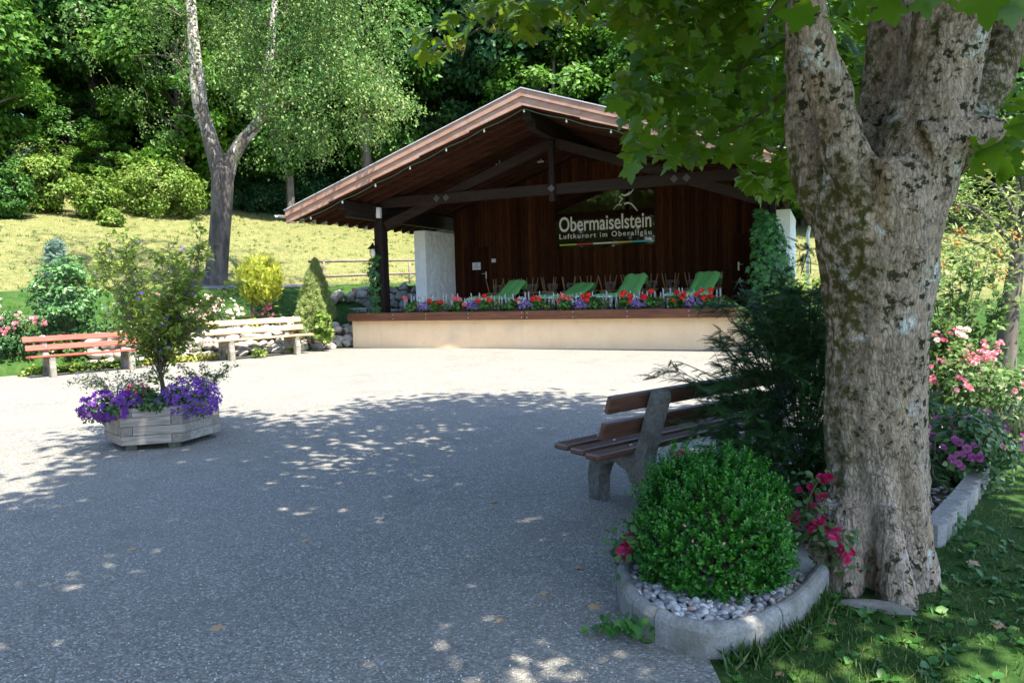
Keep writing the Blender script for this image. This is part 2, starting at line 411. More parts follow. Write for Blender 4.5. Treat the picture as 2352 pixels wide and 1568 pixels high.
# ------------------------------------------------------------------ mesh helpers
class MB:
    def __init__(s): s.v, s.f, s.sm = [], [], []
    def add(s, vs, fs, smooth=False, m=None):
        o = len(s.v)
        for p in vs:
            s.v.append(tuple(m @ Vector(p)) if m is not None else tuple(map(float, p)))
        for f in fs:
            s.f.append([o + i for i in f]); s.sm.append(smooth)
        return s
    def box(s, c, d, m=None, bev=0.):
        x, y, z = (k / 2 for k in d)
        if bev <= 0:
            vs = [(c[0] + i * x, c[1] + j * y, c[2] + k * z) for i in (-1, 1) for j in (-1, 1) for k in (-1, 1)]
            fs = [(0, 1, 3, 2), (4, 6, 7, 5), (0, 4, 5, 1), (2, 3, 7, 6), (0, 2, 6, 4), (1, 5, 7, 3)]
            return s.add(vs, fs, False, m)
        import bmesh
        bm = bmesh.new(); bmesh.ops.create_cube(bm, size=1)
        for v in bm.verts:
            v.co = Vector((v.co.x * d[0], v.co.y * d[1], v.co.z * d[2]))
        bmesh.ops.bevel(bm, geom=bm.edges[:], offset=bev, segments=2, affect='EDGES', profile=.5)
        bm.verts.index_update()
        s.add([(v.co.x + c[0], v.co.y + c[1], v.co.z + c[2]) for v in bm.verts], [[v.index for v in f.verts] for f in bm.faces], False, m)
        bm.free(); return s
    def tube(s, pts, rad, n=8, caps=True, smooth=True, m=None):
        pts = [Vector(p) for p in pts]; k = len(pts)
        if not hasattr(rad, '__len__'): rad = [rad] * k
        vs, fs = [], []; ref = None
        for i, p in enumerate(pts):
            d = (pts[min(i + 1, k - 1)] - pts[max(i - 1, 0)])
            d = d.normalized() if d.length > 1e-9 else Vector((0, 0, 1))
            if ref is None:
                ref = d.orthogonal().normalized()
            else:
                ref = (ref - d * ref.dot(d)); ref = ref.normalized() if ref.length > 1e-6 else d.orthogonal().normalized()
            b = d.cross(ref)
            for j in range(n):
                a = 2 * PI * j / n
                vs.append(p + (ref * math.cos(a) + b * math.sin(a)) * rad[i])
        for i in range(k - 1):
            for j in range(n):
                fs.append((i * n + j, i * n + (j + 1) % n, (i + 1) * n + (j + 1) % n, (i + 1) * n + j))
        if caps:
            fs.append(tuple(reversed(range(n)))); fs.append(tuple((k - 1) * n + j for j in range(n)))
        return s.add(vs, fs, smooth, m)
    def prism(s, poly, y0, y1, axes='xz', m=None):
        """poly in the plane of two axes, extruded along the third from y0 to y1"""
        n = len(poly)
        def P(a, b, c):
            return {'xz': (a, c, b), 'xy': (a, b, c), 'yz': (c, a, b)}[axes]
        vs = [P(a, b, y0) for a, b in poly] + [P(a, b, y1) for a, b in poly]
        fs = [tuple(range(n)), tuple(reversed(range(n, 2 * n)))] + [(i, i + n, (i + 1) % n + n, (i + 1) % n) for i in range(n)]
        return s.add(vs, fs, False, m)
    def lathe(s, prof, n=16, m=None, smooth=True):
        vs, fs = [], []
        for r, z in prof:
            for j in range(n):
                a = 2 * PI * j / n; vs.append((r * math.cos(a), r * math.sin(a), z))
        for i in range(len(prof) - 1):
            for j in range(n):
                fs.append((i * n + j, i * n + (j + 1) % n, (i + 1) * n + (j + 1) % n, (i + 1) * n + j))
        fs.append(tuple(reversed(range(n)))); fs.append(tuple((len(prof) - 1) * n + j for j in range(n)))
        return s.add(vs, fs, smooth, m)
    def rock(s, c, r, seed, sq=(1, 1, .8), rough=.22, rz=None):
        R = np.random.default_rng(seed)
        import bmesh
        bm = bmesh.new(); bmesh.ops.create_icosphere(bm, subdivisions=3, radius=1)
        V = np.array([v.co[:] for v in bm.verts]); F = [[v.index for v in f.verts] for f in bm.faces]; bm.free()
        nrm = R.normal(size=(11, 3)); nrm /= np.linalg.norm(nrm, axis=1)[:, None]
        off = R.uniform(.55, .9, 11)
        for a, o in zip(nrm, off):          # chop flat facets
            dd = V @ a - o
            V -= np.outer(np.clip(dd, 0, None) * .9, a)
        for k in range(3):
            q = R.normal(size=3) * (3 + 3 * k)
            V += (V * (np.sin(V @ q + R.uniform(0, 6)) * rough * .28 / (k + 1))[:, None])
        a = R.uniform(0, 6.3) if rz is None else rz
        V = V * np.array(sq) * r
        Rz = np.array([[math.cos(a), -math.sin(a), 0], [math.sin(a), math.cos(a), 0], [0, 0, 1]])
        V = V @ Rz.T + np.array(c)
        return s.add(V, F, True)
    def build(s, name, material, parent=None, loc=None):
        me = bpy.data.meshes.new(name); me.from_pydata(s.v, [], s.f)
        me.polygons.foreach_set('use_smooth', s.sm)
        me.materials.append(material)
        me.update()
        o = bpy.data.objects.new(name, me); C.objects.link(o)
        if parent: o.parent = parent
        if loc is not None: o.location = loc
        return o


def attr(me, name, vals):
    a = me.attributes.new(name, 'FLOAT', 'POINT'); a.data.foreach_set('value', np.asarray(vals, np.float32))


def tag(o, label=None, cat=None, group=None, kind=None):
    if label: o['label'] = label
    if cat: o['category'] = cat
    if group: o['group'] = group
    if kind: o['kind'] = kind
    return o


def thing(name, label, cat, loc=(0, 0, 0), rz=0., group=None):
    o = bpy.data.objects.new(name, None); C.objects.link(o)
    o.empty_display_size = .2
    o.location = tuple(map(float, loc)); o.rotation_euler = (0, 0, rz)
    return tag(o, label, cat, group)


KIDS = {}


def kids(o):
    return [c for c in C.objects if c.parent == o]


def dup(root, loc, rz=0., label=None, scale=None, rot=None, ch=None):
    r = root.copy(); C.objects.link(r)
    r.location = tuple(map(float, loc)); r.rotation_euler = rot if rot else (0, 0, rz)
    if label: r['label'] = label
    if scale: r.scale = (scale,) * 3 if not hasattr(scale, '__len__') else scale
    for c in (ch if ch is not None else kids(root)):
        d = c.copy(); C.objects.link(d); d.parent = r
        for g in kids(c) if ch is None else []:
            h = g.copy(); C.objects.link(h); h.parent = d
    return r


# ------------------------------------------------------------------ foliage helpers
def unit(a):
    return a / np.maximum(np.linalg.norm(a, axis=-1, keepdims=True), 1e-9)


def frames(z, y):
    z = unit(z); y = y - (y * z).sum(1, keepdims=True) * z
    bad = np.linalg.norm(y, axis=1) < 1e-3
    if bad.any():
        y[bad] = np.cross(z[bad], [0.31, .7, .6])
    y = unit(y); x = np.cross(y, z)
    return np.stack([x, y, z], axis=2)


def tri_fan(outline, center, zc=0.):
    V = [(*center, zc)] + [(*p, 0.) if len(p) == 2 else p for p in outline]; n = len(outline)
    return np.array(V, float), np.array([(0, 1 + i, 1 + (i + 1) % n) for i in range(n)])


T_LEAF = (np.array([(0, 0, 0), (.3, .45, .07), (0, 1, -.1), (-.3, .45, .07)], float), np.array([(0, 1, 2), (0, 2, 3)]))
T_NARROW = (np.array([(0, 0, 0), (.15, .4, .04), (0, 1, -.12), (-.15, .4, .04)], float), np.array([(0, 1, 2), (0, 2, 3)]))
T_OVAL = (np.array([(0, 0, 0), (.26, .25, .06), (.3, .6, .05), (0, 1, -.08), (-.3, .6, .05), (-.26, .25, .06), (0, .5, 0)], float),
          np.array([(6, 0, 1), (6, 1, 2), (6, 2, 3), (6, 3, 4), (6, 4, 5), (6, 5, 0)]))
T_ROUND = tri_fan([(.5 * math.sin(a), .5 - .5 * math.cos(a), .06) for a in np.arange(8) * PI / 4], (0, .45), 0)
_mh = [(.02, 0), (.2, -.1), (.42, -.02), (.3, .12), (.52, .22), (.68, .45), (.46, .48), (.4, .6), (.22, .58), (.2, .78), (0, 1.06)]
_mo = [(x, y, -.12 * abs(x) - .1 * max(0, y - .5)) for x, y in _mh] + [(-x, y, -.12 * abs(x) - .1 * max(0, y - .5)) for x, y in _mh[-2::-1]]
T_MAPLE = tri_fan(_mo, (0, .3), .06)
_ml = [(0, 0), (.42, 0), (.36, .2), (.66, .45), (.25, .58), (0, 1.06)]
T_MAPLO = tri_fan([(x, y, -.1 * abs(x)) for x, y in _ml] + [(-x, y, -.1 * abs(x)) for x, y in _ml[-2:0:-1]], (0, .3), .05)
T_BLADE = (np.array([(-.06, 0, 0), (.06, 0, 0), (.05, .55, .08), (0, 1, .3)], float), np.array([(0, 1, 2), (0, 2, 3)]))
# winged maple seed pair
T_SEED = (np.array([(0, 0, 0), (.12, -.2, 0), (.3, -1, 0), (.02, -.7, 0), (-.12, -.2, 0), (-.3, -1, 0), (-.02, -.7, 0)], float), np.array([(0, 1, 2), (0, 2, 3), (0, 4, 5), (0, 5, 6)]))


def spray_tmpl(n=14, w=.22, droop=.15, nw=.03):
    V, F = [], []
    for i in range(n):
        t = .08 + .9 * i / n
        for sgn in (-1, 1):
            L = w * (1.05 - .75 * t)
            b = (0, t, -droop * t * t); tip = (sgn * L, t + L * .75, -droop * t * t + .03)
            o = len(V); V += [(b[0], b[1] - nw, b[2]), (b[0], b[1] + nw, b[2]), tip]; F.append((o, o + 1, o + 2))
    o = len(V); V += [(-.012, 0, 0), (.012, 0, 0), (0, 1.02, -droop)]; F.append((o, o + 1, o + 2))
    return np.array(V, float), np.array(F)


T_SPRAY = spray_tmpl()
T_TUFT = spray_tmpl(6, .3, .05, .05)


def petal_flower(n=5, r=.5, cup=.25):
    V, F = [(0, 0, 0)], []
    for i in range(n):
        a = 2 * PI * i / n; w = PI / n * .85
        o = len(V)
        V += [(r * .6 * math.sin(a - w), r * .6 * math.cos(a - w), cup * .5), (r * math.sin(a - w * .5), r * math.cos(a - w * .5), cup),
              (r * math.sin(a + w * .5), r * math.cos(a + w * .5), cup), (r * .6 * math.sin(a + w), r * .6 * math.cos(a + w), cup * .5)]
        F += [(0, o, o + 1), (0, o + 1, o + 2), (0, o + 2, o + 3)]
    return np.array(V, float), np.array(F)


T_FLOW = petal_flower()
T_TRUMP = petal_flower(5, .5, .12)


def rose_tmpl():
    V, F = [], []
    for ring, (n, r, z, tilt) in enumerate(((6, .5, .0, .1), (5, .36, .1, .22), (4, .2, .2, .25))):
        for i in range(n):
            a = 2 * PI * (i + .5 * ring) / n; w = PI / n * 1.15
            o = len(V)
            def P(rr, aa, zz): return (rr * math.sin(aa), rr * math.cos(aa), zz)
            V += [P(r * .2, a, z - .05), P(r * .8, a - w, z + tilt * .5), P(r, a - w * .4, z + tilt), P(r, a + w * .4, z + tilt), P(r * .8, a + w, z + tilt * .5)]
            F += [(o, o + 1, o + 2), (o, o + 2, o + 3), (o, o + 3, o + 4)]
    return np.array(V, float), np.array(F)


T_ROSE = rose_tmpl()


def ball_tmpl(n=6):
    V = [(0, 0, 1)] + [(math.sin(b) * math.cos(a), math.sin(b) * math.sin(a), math.cos(b)) for b in (PI / 3, 2 * PI / 3) for a in 2 * PI * np.arange(n) / n] + [(0, 0, -1)]
    F = []
    for j in range(n):
        k = (j + 1) % n
        F += [(0, 1 + j, 1 + k), (1 + j, 1 + n + j, 1 + n + k), (1 + j, 1 + n + k, 1 + k), (1 + n + j, 2 * n + 1, 1 + n + k)]
    return np.array(V, float) * .5, np.array(F)


T_BALL = ball_tmpl()


class Fol:
    def __init__(s): s.V, s.F, s.R, s.n = [], [], [], 0
    def add(s, tmpl, pos, R, size, rnd=None, g=None):
        tv, tf = tmpl; g = g or rng
        pos = np.asarray(pos, float); N = len(pos)
        if N == 0: return s
        size = np.broadcast_to(np.asarray(size, float), (N,))
        if rnd is None: rnd = g.random(N)
        V = np.einsum('nij,kj->nki', R, tv) * size[:, None, None] + pos[:, None, :]
        k = len(tv)
        F = tf[None] + (np.arange(N) * k)[:, None, None] + s.n
        s.V.append(V.reshape(-1, 3)); s.F.append(F.reshape(-1, 3)); s.R.append(np.repeat(rnd, k)); s.n += N * k
        return s
    def build(s, name, material, parent=None, loc=None, smooth=False):
        V = np.concatenate(s.V).astype(np.float32); F = np.concatenate(s.F).astype(np.int32)
        me = bpy.data.meshes.new(name)
        me.vertices.add(len(V)); me.vertices.foreach_set('co', V.ravel())
        me.loops.add(F.size); me.loops.foreach_set('vertex_index', F.ravel())
        me.polygons.add(len(F)); me.polygons.foreach_set('loop_start', np.arange(0, F.size, 3, dtype=np.int32))
        me.update(calc_edges=True)
        attr(me, 'rnd', np.concatenate(s.R))
        me.materials.append(material)
        o = bpy.data.objects.new(name, me); C.objects.link(o)
        if parent: o.parent = parent
        if loc is not None: o.location = loc
        return o


def rdir(n, g=None):
    return unit((g or rng).normal(size=(n, 3)))


def blob(fol, c, r, nclump, per, cr, tmpl, size, up=.6, shell=(.55, 1.), g=None, flat=.7, out=.7, zmin=None, jit=.25):
    """leaves in clumps spread through an ellipsoid; normals lean outward and up"""
    g = g or rng; c = np.array(c, float); r = np.array(r, float) if hasattr(r, '__len__') else np.array([r] * 3, float)
    d = rdir(nclump, g); rad = g.uniform(*shell, nclump) ** .6
    cc = c + d * r * rad[:, None]
    if zmin is not None:
        k = cc[:, 2] > zmin; cc, d = cc[k], d[k]
    tone = g.uniform(-.25, .25, len(cc))
    P = np.repeat(cc, per, 0); D = np.repeat(d, per, 0); T = np.repeat(tone, per)
    q = rdir(len(P), g) * (g.random(len(P)) ** .45)[:, None] * cr * np.repeat(g.uniform(.7, 1.25, len(cc)), per)[:, None]
    q[:, 2] *= flat
    P = P + q
    nrm = out * D + np.array([0, 0, up]) + g.normal(size=P.shape) * .55 + unit(q) * .3
    y = unit(q) + g.normal(size=P.shape) * .6 + np.array([0, 0, -.25])
    fol.add(tmpl, P, frames(nrm, y), size * g.uniform(1 - jit, 1 + jit, len(P)), np.clip(g.random(len(P)) * .7 + .15 + T, 0, 1), g)
    return cc


# ------------------------------------------------------------------ world and sun
AZ = RA(140); EL = RA(60)
w = bpy.data.worlds.new('World'); sc.world = w; w.use_nodes = True
wn = w.node_tree; bg = wn.nodes['Background']
sky = wn.nodes.new('ShaderNodeTexSky'); sky.sky_type = 'NISHITA'; sky.sun_disc = False
sky.sun_elevation = EL; sky.sun_rotation = AZ
wn.links.new(sky.outputs[0], bg.inputs[0]); bg.inputs[1].default_value = .122; sky.ozone_density = 4
sd = np.array([math.sin(AZ) * math.cos(EL), math.cos(AZ) * math.cos(EL), math.sin(EL)])
sl = bpy.data.lights.new('sun', 'SUN'); sl.energy = 3.9; sl.angle = RA(.5); sl.color = (1, .93, .8)
so = bpy.data.objects.new('sun', sl); C.objects.link(so)
so.rotation_euler = Vector(sd).to_track_quat('Z', 'Y').to_euler(); so.location = (20, -20, 40)

# ------------------------------------------------------------------ ground
xs = np.concatenate([np.arange(-80, -22, 2.), np.arange(-22, 13, .25), np.arange(13, 80, 2.)])
ys = np.concatenate([np.arange(-40, 6, 2.), np.arange(6, 32, .25), np.arange(32, 120, 2.)])
X, Y = np.meshgrid(xs, ys)
Z = zt(X, Y)
jitter = rng.normal(size=Z.shape) * .02 * (Z > .3)
Z = Z + jitter
V = np.stack([X.ravel(), Y.ravel(), Z.ravel()], 1)
nx, ny = len(xs), len(ys)
idx = np.arange(nx * ny).reshape(ny, nx)
F = np.stack([idx[:-1, :-1].ravel(), idx[:-1, 1:].ravel(), idx[1:, 1:].ravel(), idx[1:, :-1].ravel()], 1)
mb = MB(); mb.v = [tuple(v) for v in V]; mb.f = F.tolist(); mb.sm = [True] * len(F)
terrain = mb.build('lawn', MT['lawn']); tag(terrain, kind='structure')


def dryness(x, y):
    e = evl(x, y)
    dl = sstep(4.6, 6.6, e) * .68
    dr = sstep(20, 25, y) * .7 + .3 * (1 - sstep(5, 12, y))
    w = sstep(2, 8, x)
    return dl * (1 - w) + dr * w


attr(terrain.data, 'dry', dryness(V[:, 0], V[:, 1]))


def sheet(name, poly, z, material, kind='structure'):
    from mathutils.geometry import tessellate_polygon
    pts = [Vector((p[0], p[1], z if len(p) == 2 else p[2])) for p in poly]
    tr = tessellate_polygon([pts])
    m = MB(); m.v = [tuple(p) for p in pts]
    up = []
    for t in tr:
        a, b, c = (pts[i] for i in t)
        up.append(list(t) if (b - a).cross(c - a).z > 0 else list(reversed(t)))
    m.f = up; m.sm = [False] * len(up)
    return tag(m.build(name, material), kind=kind)


corner = W(-1.45, .05, 0)
gr_poly = [(.62, -8), (.78, 2.2), (.8, 3.05), (.55, 3.4), (.62, 4.2), (1.3, 4.75), (2.8, 5.6), (5, 7.6), (6.1, 10), (6.3, 16), tuple(W(10.25, .02, 0)[:2]), tuple(corner[:2]),
           (-5.3, 21.25), (-7, 19.75), (-8.6, 18.25), (-10.2, 16.8), (-11.8, 15.3), (-13.4, 13.7), (-20, 8), (-20, -8)]
sheet('gravel_square', gr_poly, .006, MT['gravel'])
bed_poly = [(.62, 3.2), (.9, 3.15), (1.25, 3.45), (1.5, 3.75), (2.3, 4.3), (2.75, 4.75), (3.4, 5.55), (4.6, 7.0), (5.6, 8.2), (5.2, 8.0), (3.0, 5.95), (1.4, 4.95), (.7, 4.3), (.56, 3.6)]
sheet('bed_soil', bed_poly, .03, MT['soil'])
# path on the terrace beside the birch
pa = []
pb = []
for sx in np.linspace(8.6, 13.2, 14):
    for e0, lst in ((4.35, pa), (5.7, pb)):
        b = P0 + _e * sx + EN * e0
        lst.append((b[0], b[1], float(zt(b[0], b[1])) + .03))
mb = MB()
mb.v = pa + pb; n = len(pa)
mb.f = [(i, i + 1, n + i + 1, n + i) for i in range(n - 1)]; mb.sm = [True] * (n - 1)
tag(mb.build('path', MT['asphalt']), kind='structure')

# ------------------------------------------------------------------ the stage
stage = thing('open_air_stage', 'open wooden band stage with a wide gabled copper edged roof on a cream plinth', 'stage', SO, -SA)
RID, SLP, RC = 6.22, .3366, 4.62


def rt(s): return RID - SLP * abs(s - RC)


TF, TB = -1.5, 6.2
m = MB(); m.box((4.38, 2.2, .4), (11.7, 4.38, .8))
m.build('plinth', MT['cream'], stage)
m = MB(); m.box((4.38, 2.3, .9), (11.6, 4.56, .14)); m.build('deck', MT['beam'], stage)
# fascia: two boards with rounded outer ends
fb = MB()
for a, b, le, re in ((-1.55, 3.97, 1, 0), (3.985, 10.27, 0, 1)):
    poly = []
    z0, z1 = .775, 1.0; zm = (z0 + z1) / 2; rr = (z1 - z0) / 2
    if le: poly += [(a + rr * .7 - rr * .7 * math.cos(t), zm + rr * math.sin(t)) for t in np.linspace(-PI / 2, PI / 2, 9)]
    else: poly += [(a, z0), (a, z1)]
    if re: poly += [(b - rr * .7 + rr * .7 * math.cos(t), zm + rr * math.sin(t)) for t in np.linspace(PI / 2, -PI / 2, 9)]
    else: poly += [(b, z1), (b, z0)]
    fb.prism(poly, -.13, -.02)
fb.build('fascia_board', MT['fascia'], stage)
fas = [o for o in C.objects if o.name == 'fascia_board'][0]
bo = MB(); bo.lathe([(.013, 0), (.013, .006), (.006, .01)], 8, Matrix.Rotation(PI / 2, 4, 'X'))
bolt = None
for s in (.0, 1.05, 2.35, 3.9, 4.05, 5.3, 6.7, 8.2, 9.4):
    for z in (.83, .95):
        if bolt is None: d = bolt = bo.build('bolt_head', MT['steel'], fas)
        else:
            d = bolt.copy(); C.objects.link(d)
        d.location = (s, -.13, z)
for i, s in enumerate((-1.2, .05, 1.3, 2.55, 3.98, 5.35, 6.75, 8.2)):
    k = MB(); k.box((s, -.008, .71), (.05, .014, .13)); k.build('bracket', MT['cream'], stage)
# posts
for s in (-.77, 9.97):
    k = MB(); k.box((s - .075, .6, 2.33), (.125, .26, 2.7), bev=.008); k.box((s + .075, .6, 2.33), (.145, .3, 2.7), bev=.008)
    k.box((s, .6, 3.1), (.31, .33, .04)); k.box((s, .6, 1.9), (.31, .33, .04))
    k.build('post', MT['beamz'], stage)
# truss
k = MB(); k.box((RC, .6, 4.15), (11.0, .2, .27), bev=.01); k.build('tie_beam', MT['beam'], stage)
k = MB(); k.box((RC, .45, 4.6), (.14, .12, 1.55), bev=.006); k.build('king_post', MT['beamz'], stage)
for sg in (-1, 1):
    a = Vector((RC + sg * 5.2, .62, 3.5)); b = Vector((RC + sg * .02, .62, 5.36))
    d = b - a; L = d.length
    mx = Matrix.Translation((a + b) / 2) @ Matrix.Rotation(-math.atan2(d.z, d.x), 4, 'Y')
    k = MB(); k.box((0, 0, 0), (L, .16, .24), mx, bev=.008); k.build('brace', MT['beam'], stage)
for s in (RC - 3.15, RC - 3.45, RC, RC + 3.15, RC + 3.45):
    k = MB(); k.prism([(s - .1, 4.15), (s, 4.05), (s + .1, 4.15), (s, 4.25)], .375 if s == RC else .488, .389 if s == RC else .498); k.build('joint_plate', MT['iron_grey'], stage)
# purlins: along t, each with a shorter corbel below
for s, top in ((-.8, 4.07), (10.04, 4.07), (RC, 5.84)):
    k = MB(); k.box((s, (-1.25 + TB) / 2, top - .115), (.24, TB + 1.25, .23), bev=.01)
    k.box((s, (-.95 + TB) / 2, top - .33), (.22, TB + .95, .195), bev=.01)
    k.build('purlin', MT['beamy'], stage)
# rafters following the slope
half = 7.04
ca = math.atan(SLP)
raft = MB()
for t in np.arange(TF + .1, TB, .52):
    for sg in (-1, 1):
        s0, s1 = (RC, RC + sg * (half - .12))
        poly = [(s0, rt(s0) - .16), (s1, rt(s1) - .16), (s1, rt(s1) - .30), (s0, rt(s0) - .36)]
        raft.prism(poly, t, t + .14)
raft.build('rafters', MT['soffit'], stage)
# soffit boards (slope boards with gaps) and the sheet above
sf = MB()
nb = 34
for sg in (-1, 1):
    for i in range(int((TB - TF) / .24)):
        t0 = TF + .05 + i * .24
        s0, s1 = RC, RC + sg * (half - .06)
        o = .004 * (i % 2)
        sf.prism([(s0, rt(s0) - .11), (s1, rt(s1) - .11), (s1, rt(s1) - .155 - o), (s0, rt(s0) - .155 - o)], t0, t0 + .232)
sf.build('soffit', MT['soffit'], stage)
rf = MB()
for sg in (-1, 1):
    s0, s1 = RC, RC + sg * half
    rf.prism([(s0, rt(s0) + .012), (s1, rt(s1) + .012), (s1, rt(s1) - .1), (s0, rt(s0) - .1)], TF + .03, TB)
    for t in np.arange(TF + .6, TB, .6):
        rf.prism([(s0, rt(s0) + .05), (s1, rt(s1) + .05), (s1, rt(s1) + .013), (s0, rt(s0) + .013)], t, t + .025)
roof = rf.build('roof', MT['roof'], stage)
# barge boards: upper and lower copper band, split in sheets with seams
for sg in (-1, 1):
    k = MB()
    cuts = np.linspace(0, half, 6)
    for a, b in zip(cuts[:-1], cuts[1:]):
        a2 = a + (0 if a == 0 else .004)
        sa, sb = RC + sg * a2, RC + sg * b
        k.prism([(sa, rt(sa) + .03), (sb, rt(sb) + .03), (sb, rt(sb) - .14), (sa, rt(sa) - .14)], TF - .05, TF + .028)
        k.prism([(sa, rt(sa) - .143), (sb, rt(sb) - .143), (sb, rt(sb) - .315), (sa, rt(sa) - .345)], TF - .015, TF + .04)
    k.build('barge_board', MT['copper'], roof)
    k = MB(); sa, sb = RC, RC + sg * (half + .02)
    k.prism([(sa, rt(sa) + .055), (sb, rt(sb) + .055), (sb, rt(sb) + .033), (sa, rt(sa) + .033)], TF - .075, TF + .05)
    k.build('edge_trim', MT['zinc'], roof)
    # gutter
    se = RC + sg * (half + .085)
    k = MB()
    prof = [(se + .07 * math.cos(a), rt(RC + half) - .1 + .07 * math.sin(a)) for a in np.linspace(PI, 2 * PI, 9)]
    prof += [(se + .06 * math.cos(a), rt(RC + half) - .1 + .06 * math.sin(a)) for a in np.linspace(2 * PI, PI, 9)]
    k.prism(prof, TF - .3, TB)
    k.build('gutter', MT['zinc'], roof)
# back wall of vertical boards
bw = MB(); rn = []
s = -.37
while s < 10.0:
    wd = rng.uniform(.11, .15)
    e = min(s + wd - .008, 10.0)
    top = min(rt(s), rt(e)) - .38
    bw.box(((s + e) / 2, 4.5 + rng.uniform(0, .008), (.97 + top) / 2), (e - s, .03, top - .97)); rn += [rng.random()] * 8
    s += wd
o = bw.build('back_wall', MT['boards'], stage); attr(o.data, 'rnd', rn)
k = MB(); k.prism([(-.4, .97), (10.03, .97), (10.03, rt(10.03) - .38), (RC, rt(RC) - .38), (-.4, rt(-.4) - .38)], 4.53, 4.6); k.build('wall_backing', MT['trough'], stage)
# doors
for s0, hs, dirn in ((-.02, .79, -1), (8.72, 8.86, 1)):
    k = MB(); rn = []
    for i in range(7):
        k.box((s0 + .065 + i * .13, 4.478, 2.0), (.122, .02, 1.98)); rn += [rng.random() * .5] * 8
    o = k.build('door', MT['boards'], stage); attr(o.data, 'rnd', rn)
    h = MB(); h.box((hs, 4.462, 2.05), (.045, .012, .24), bev=.004)
    h.tube([(hs, 4.46, 2.1), (hs, 4.41, 2.1), (hs + dirn * .13, 4.4, 2.1)], .011, 8)
    h.build('handle', MT['steel'], o)
# white plastered side walls
for s0, s1, t0, t1, z0, z1 in ((-.76, -.37, 2.5, 6.0, 0., 3.47), (10.0, 10.35, 2.5, 6.0, 0, 3.42)):
    N = 40
    k = MB()
    # plaster skin: gridded box with trowel bumps
    def quadgrid(o, a, b, na, nb_):
        o, a, b = map(np.array, (o, a, b)); nrm = np.cross(a, b); nrm = nrm / np.linalg.norm(nrm)
        vs, fs = [], []
        for i in range(na + 1):
            for j in range(nb_ + 1):
                p = o + a * i / na + b * j / nb_
                edge = min(i, na - i, j, nb_ - j) == 0
                q = 0 if edge else .012 * (math.sin(p[1] * 9 + 3 * math.sin(p[2] * 4)) * math.cos(p[2] * 7 + 2 * math.sin(p[1] * 5))) + rng.normal() * .002
                vs.append(tuple(p + nrm * q))
        for i in range(na):
            for j in range(nb_):
                fs.append((i * (nb_ + 1) + j, (i + 1) * (nb_ + 1) + j, (i + 1) * (nb_ + 1) + j + 1, i * (nb_ + 1) + j + 1))
        k.add(vs, fs, True)
    quadgrid((s1, t0, z0), (0, t1 - t0, 0), (0, 0, z1 - z0), 60, 60)
    quadgrid((s0, t1, z0), (0, t0 - t1, 0), (0, 0, z1 - z0), 60, 60)
    quadgrid((s0, t0, z0), (s1 - s0, 0, 0), (0, 0, z1 - z0), 10, 60)
    quadgrid((s1, t1, z0), (s0 - s1, 0, 0), (0, 0, z1 - z0), 4, 4)
    quadgrid((s0, t0, z1), (s1 - s0, 0, 0), (0, t1 - t0, 0), 4, 20)
    k.build('side_wall', MT['white_plaster'], stage)
# small lamps on the soffit
for s, t in ((2.6, 1.7), (3.3, 3.2), (6.4, 2.4)):
    k = MB(); k.box((s, t, rt(s) - .42), (.2, .12, .05), bev=.01); k.tube([(s, t, rt(s) - .4), (s, t, rt(s) - .3)], .02, 6)
    k.build('ceiling_lamp', MT['steel'], stage)
for a_, b_, c_ in ((5.9, 1.8, 4.7), (7.0, 2.4, 4.5)):
    k = MB(); k.tube([(a_, b_, rt(a_) - .2), (a_, b_, c_)], .008, 5); k.build('hanging_rod', MT['iron'], stage)
# down pipe at the right
k = MB(); k.tube([(11.2, 5.6, 3.6), (11.0, 5.6, 3.3), (10.75, 5.6, 3.15), (10.7, 5.6, 2.9), (10.7, 5.6, .4)], .05, 10); k.build('down_pipe', MT['zinc'], stage)


def ong(name, label, cat, s, t, h, group=None, rz=0.):
    return thing(name, label, cat, W(s, t, h), -SA + rz, group)


# string of bulbs along the barge boards
t = ong('string_lights', 'string of round cream bulbs on a green cable along the front roof edge', 'string lights', 0, 0, 0)
cb = MB(); pts = []
for s in np.linspace(RC - 6.7, RC + 6.7, 120):
    pts.append((s, TF + .1, rt(s) - .4 - .035 * abs(math.sin((s - RC) * PI / 1.05))))
cb.tube(pts, .011, 5); cb.build('cable', MT['cable'], t)
bulb0 = None
for i, s in enumerate(np.arange(RC - 6.3, RC + 6.6, 1.05)):
    z = rt(s) - .43
    if bulb0 is None:
        k = MB(); k.lathe([(.008, .02), (.011, .0), (.021, -.02), (.025, -.036), (.019, -.056), (.005, -.062)], 12)
        bulb0 = k.build('bulb', MT['bulb'], t, (s, TF + .1, z))
    else:
        d = bulb0.copy(); C.objects.link(d); d.location = (s, TF + .1, z); d.parent = t

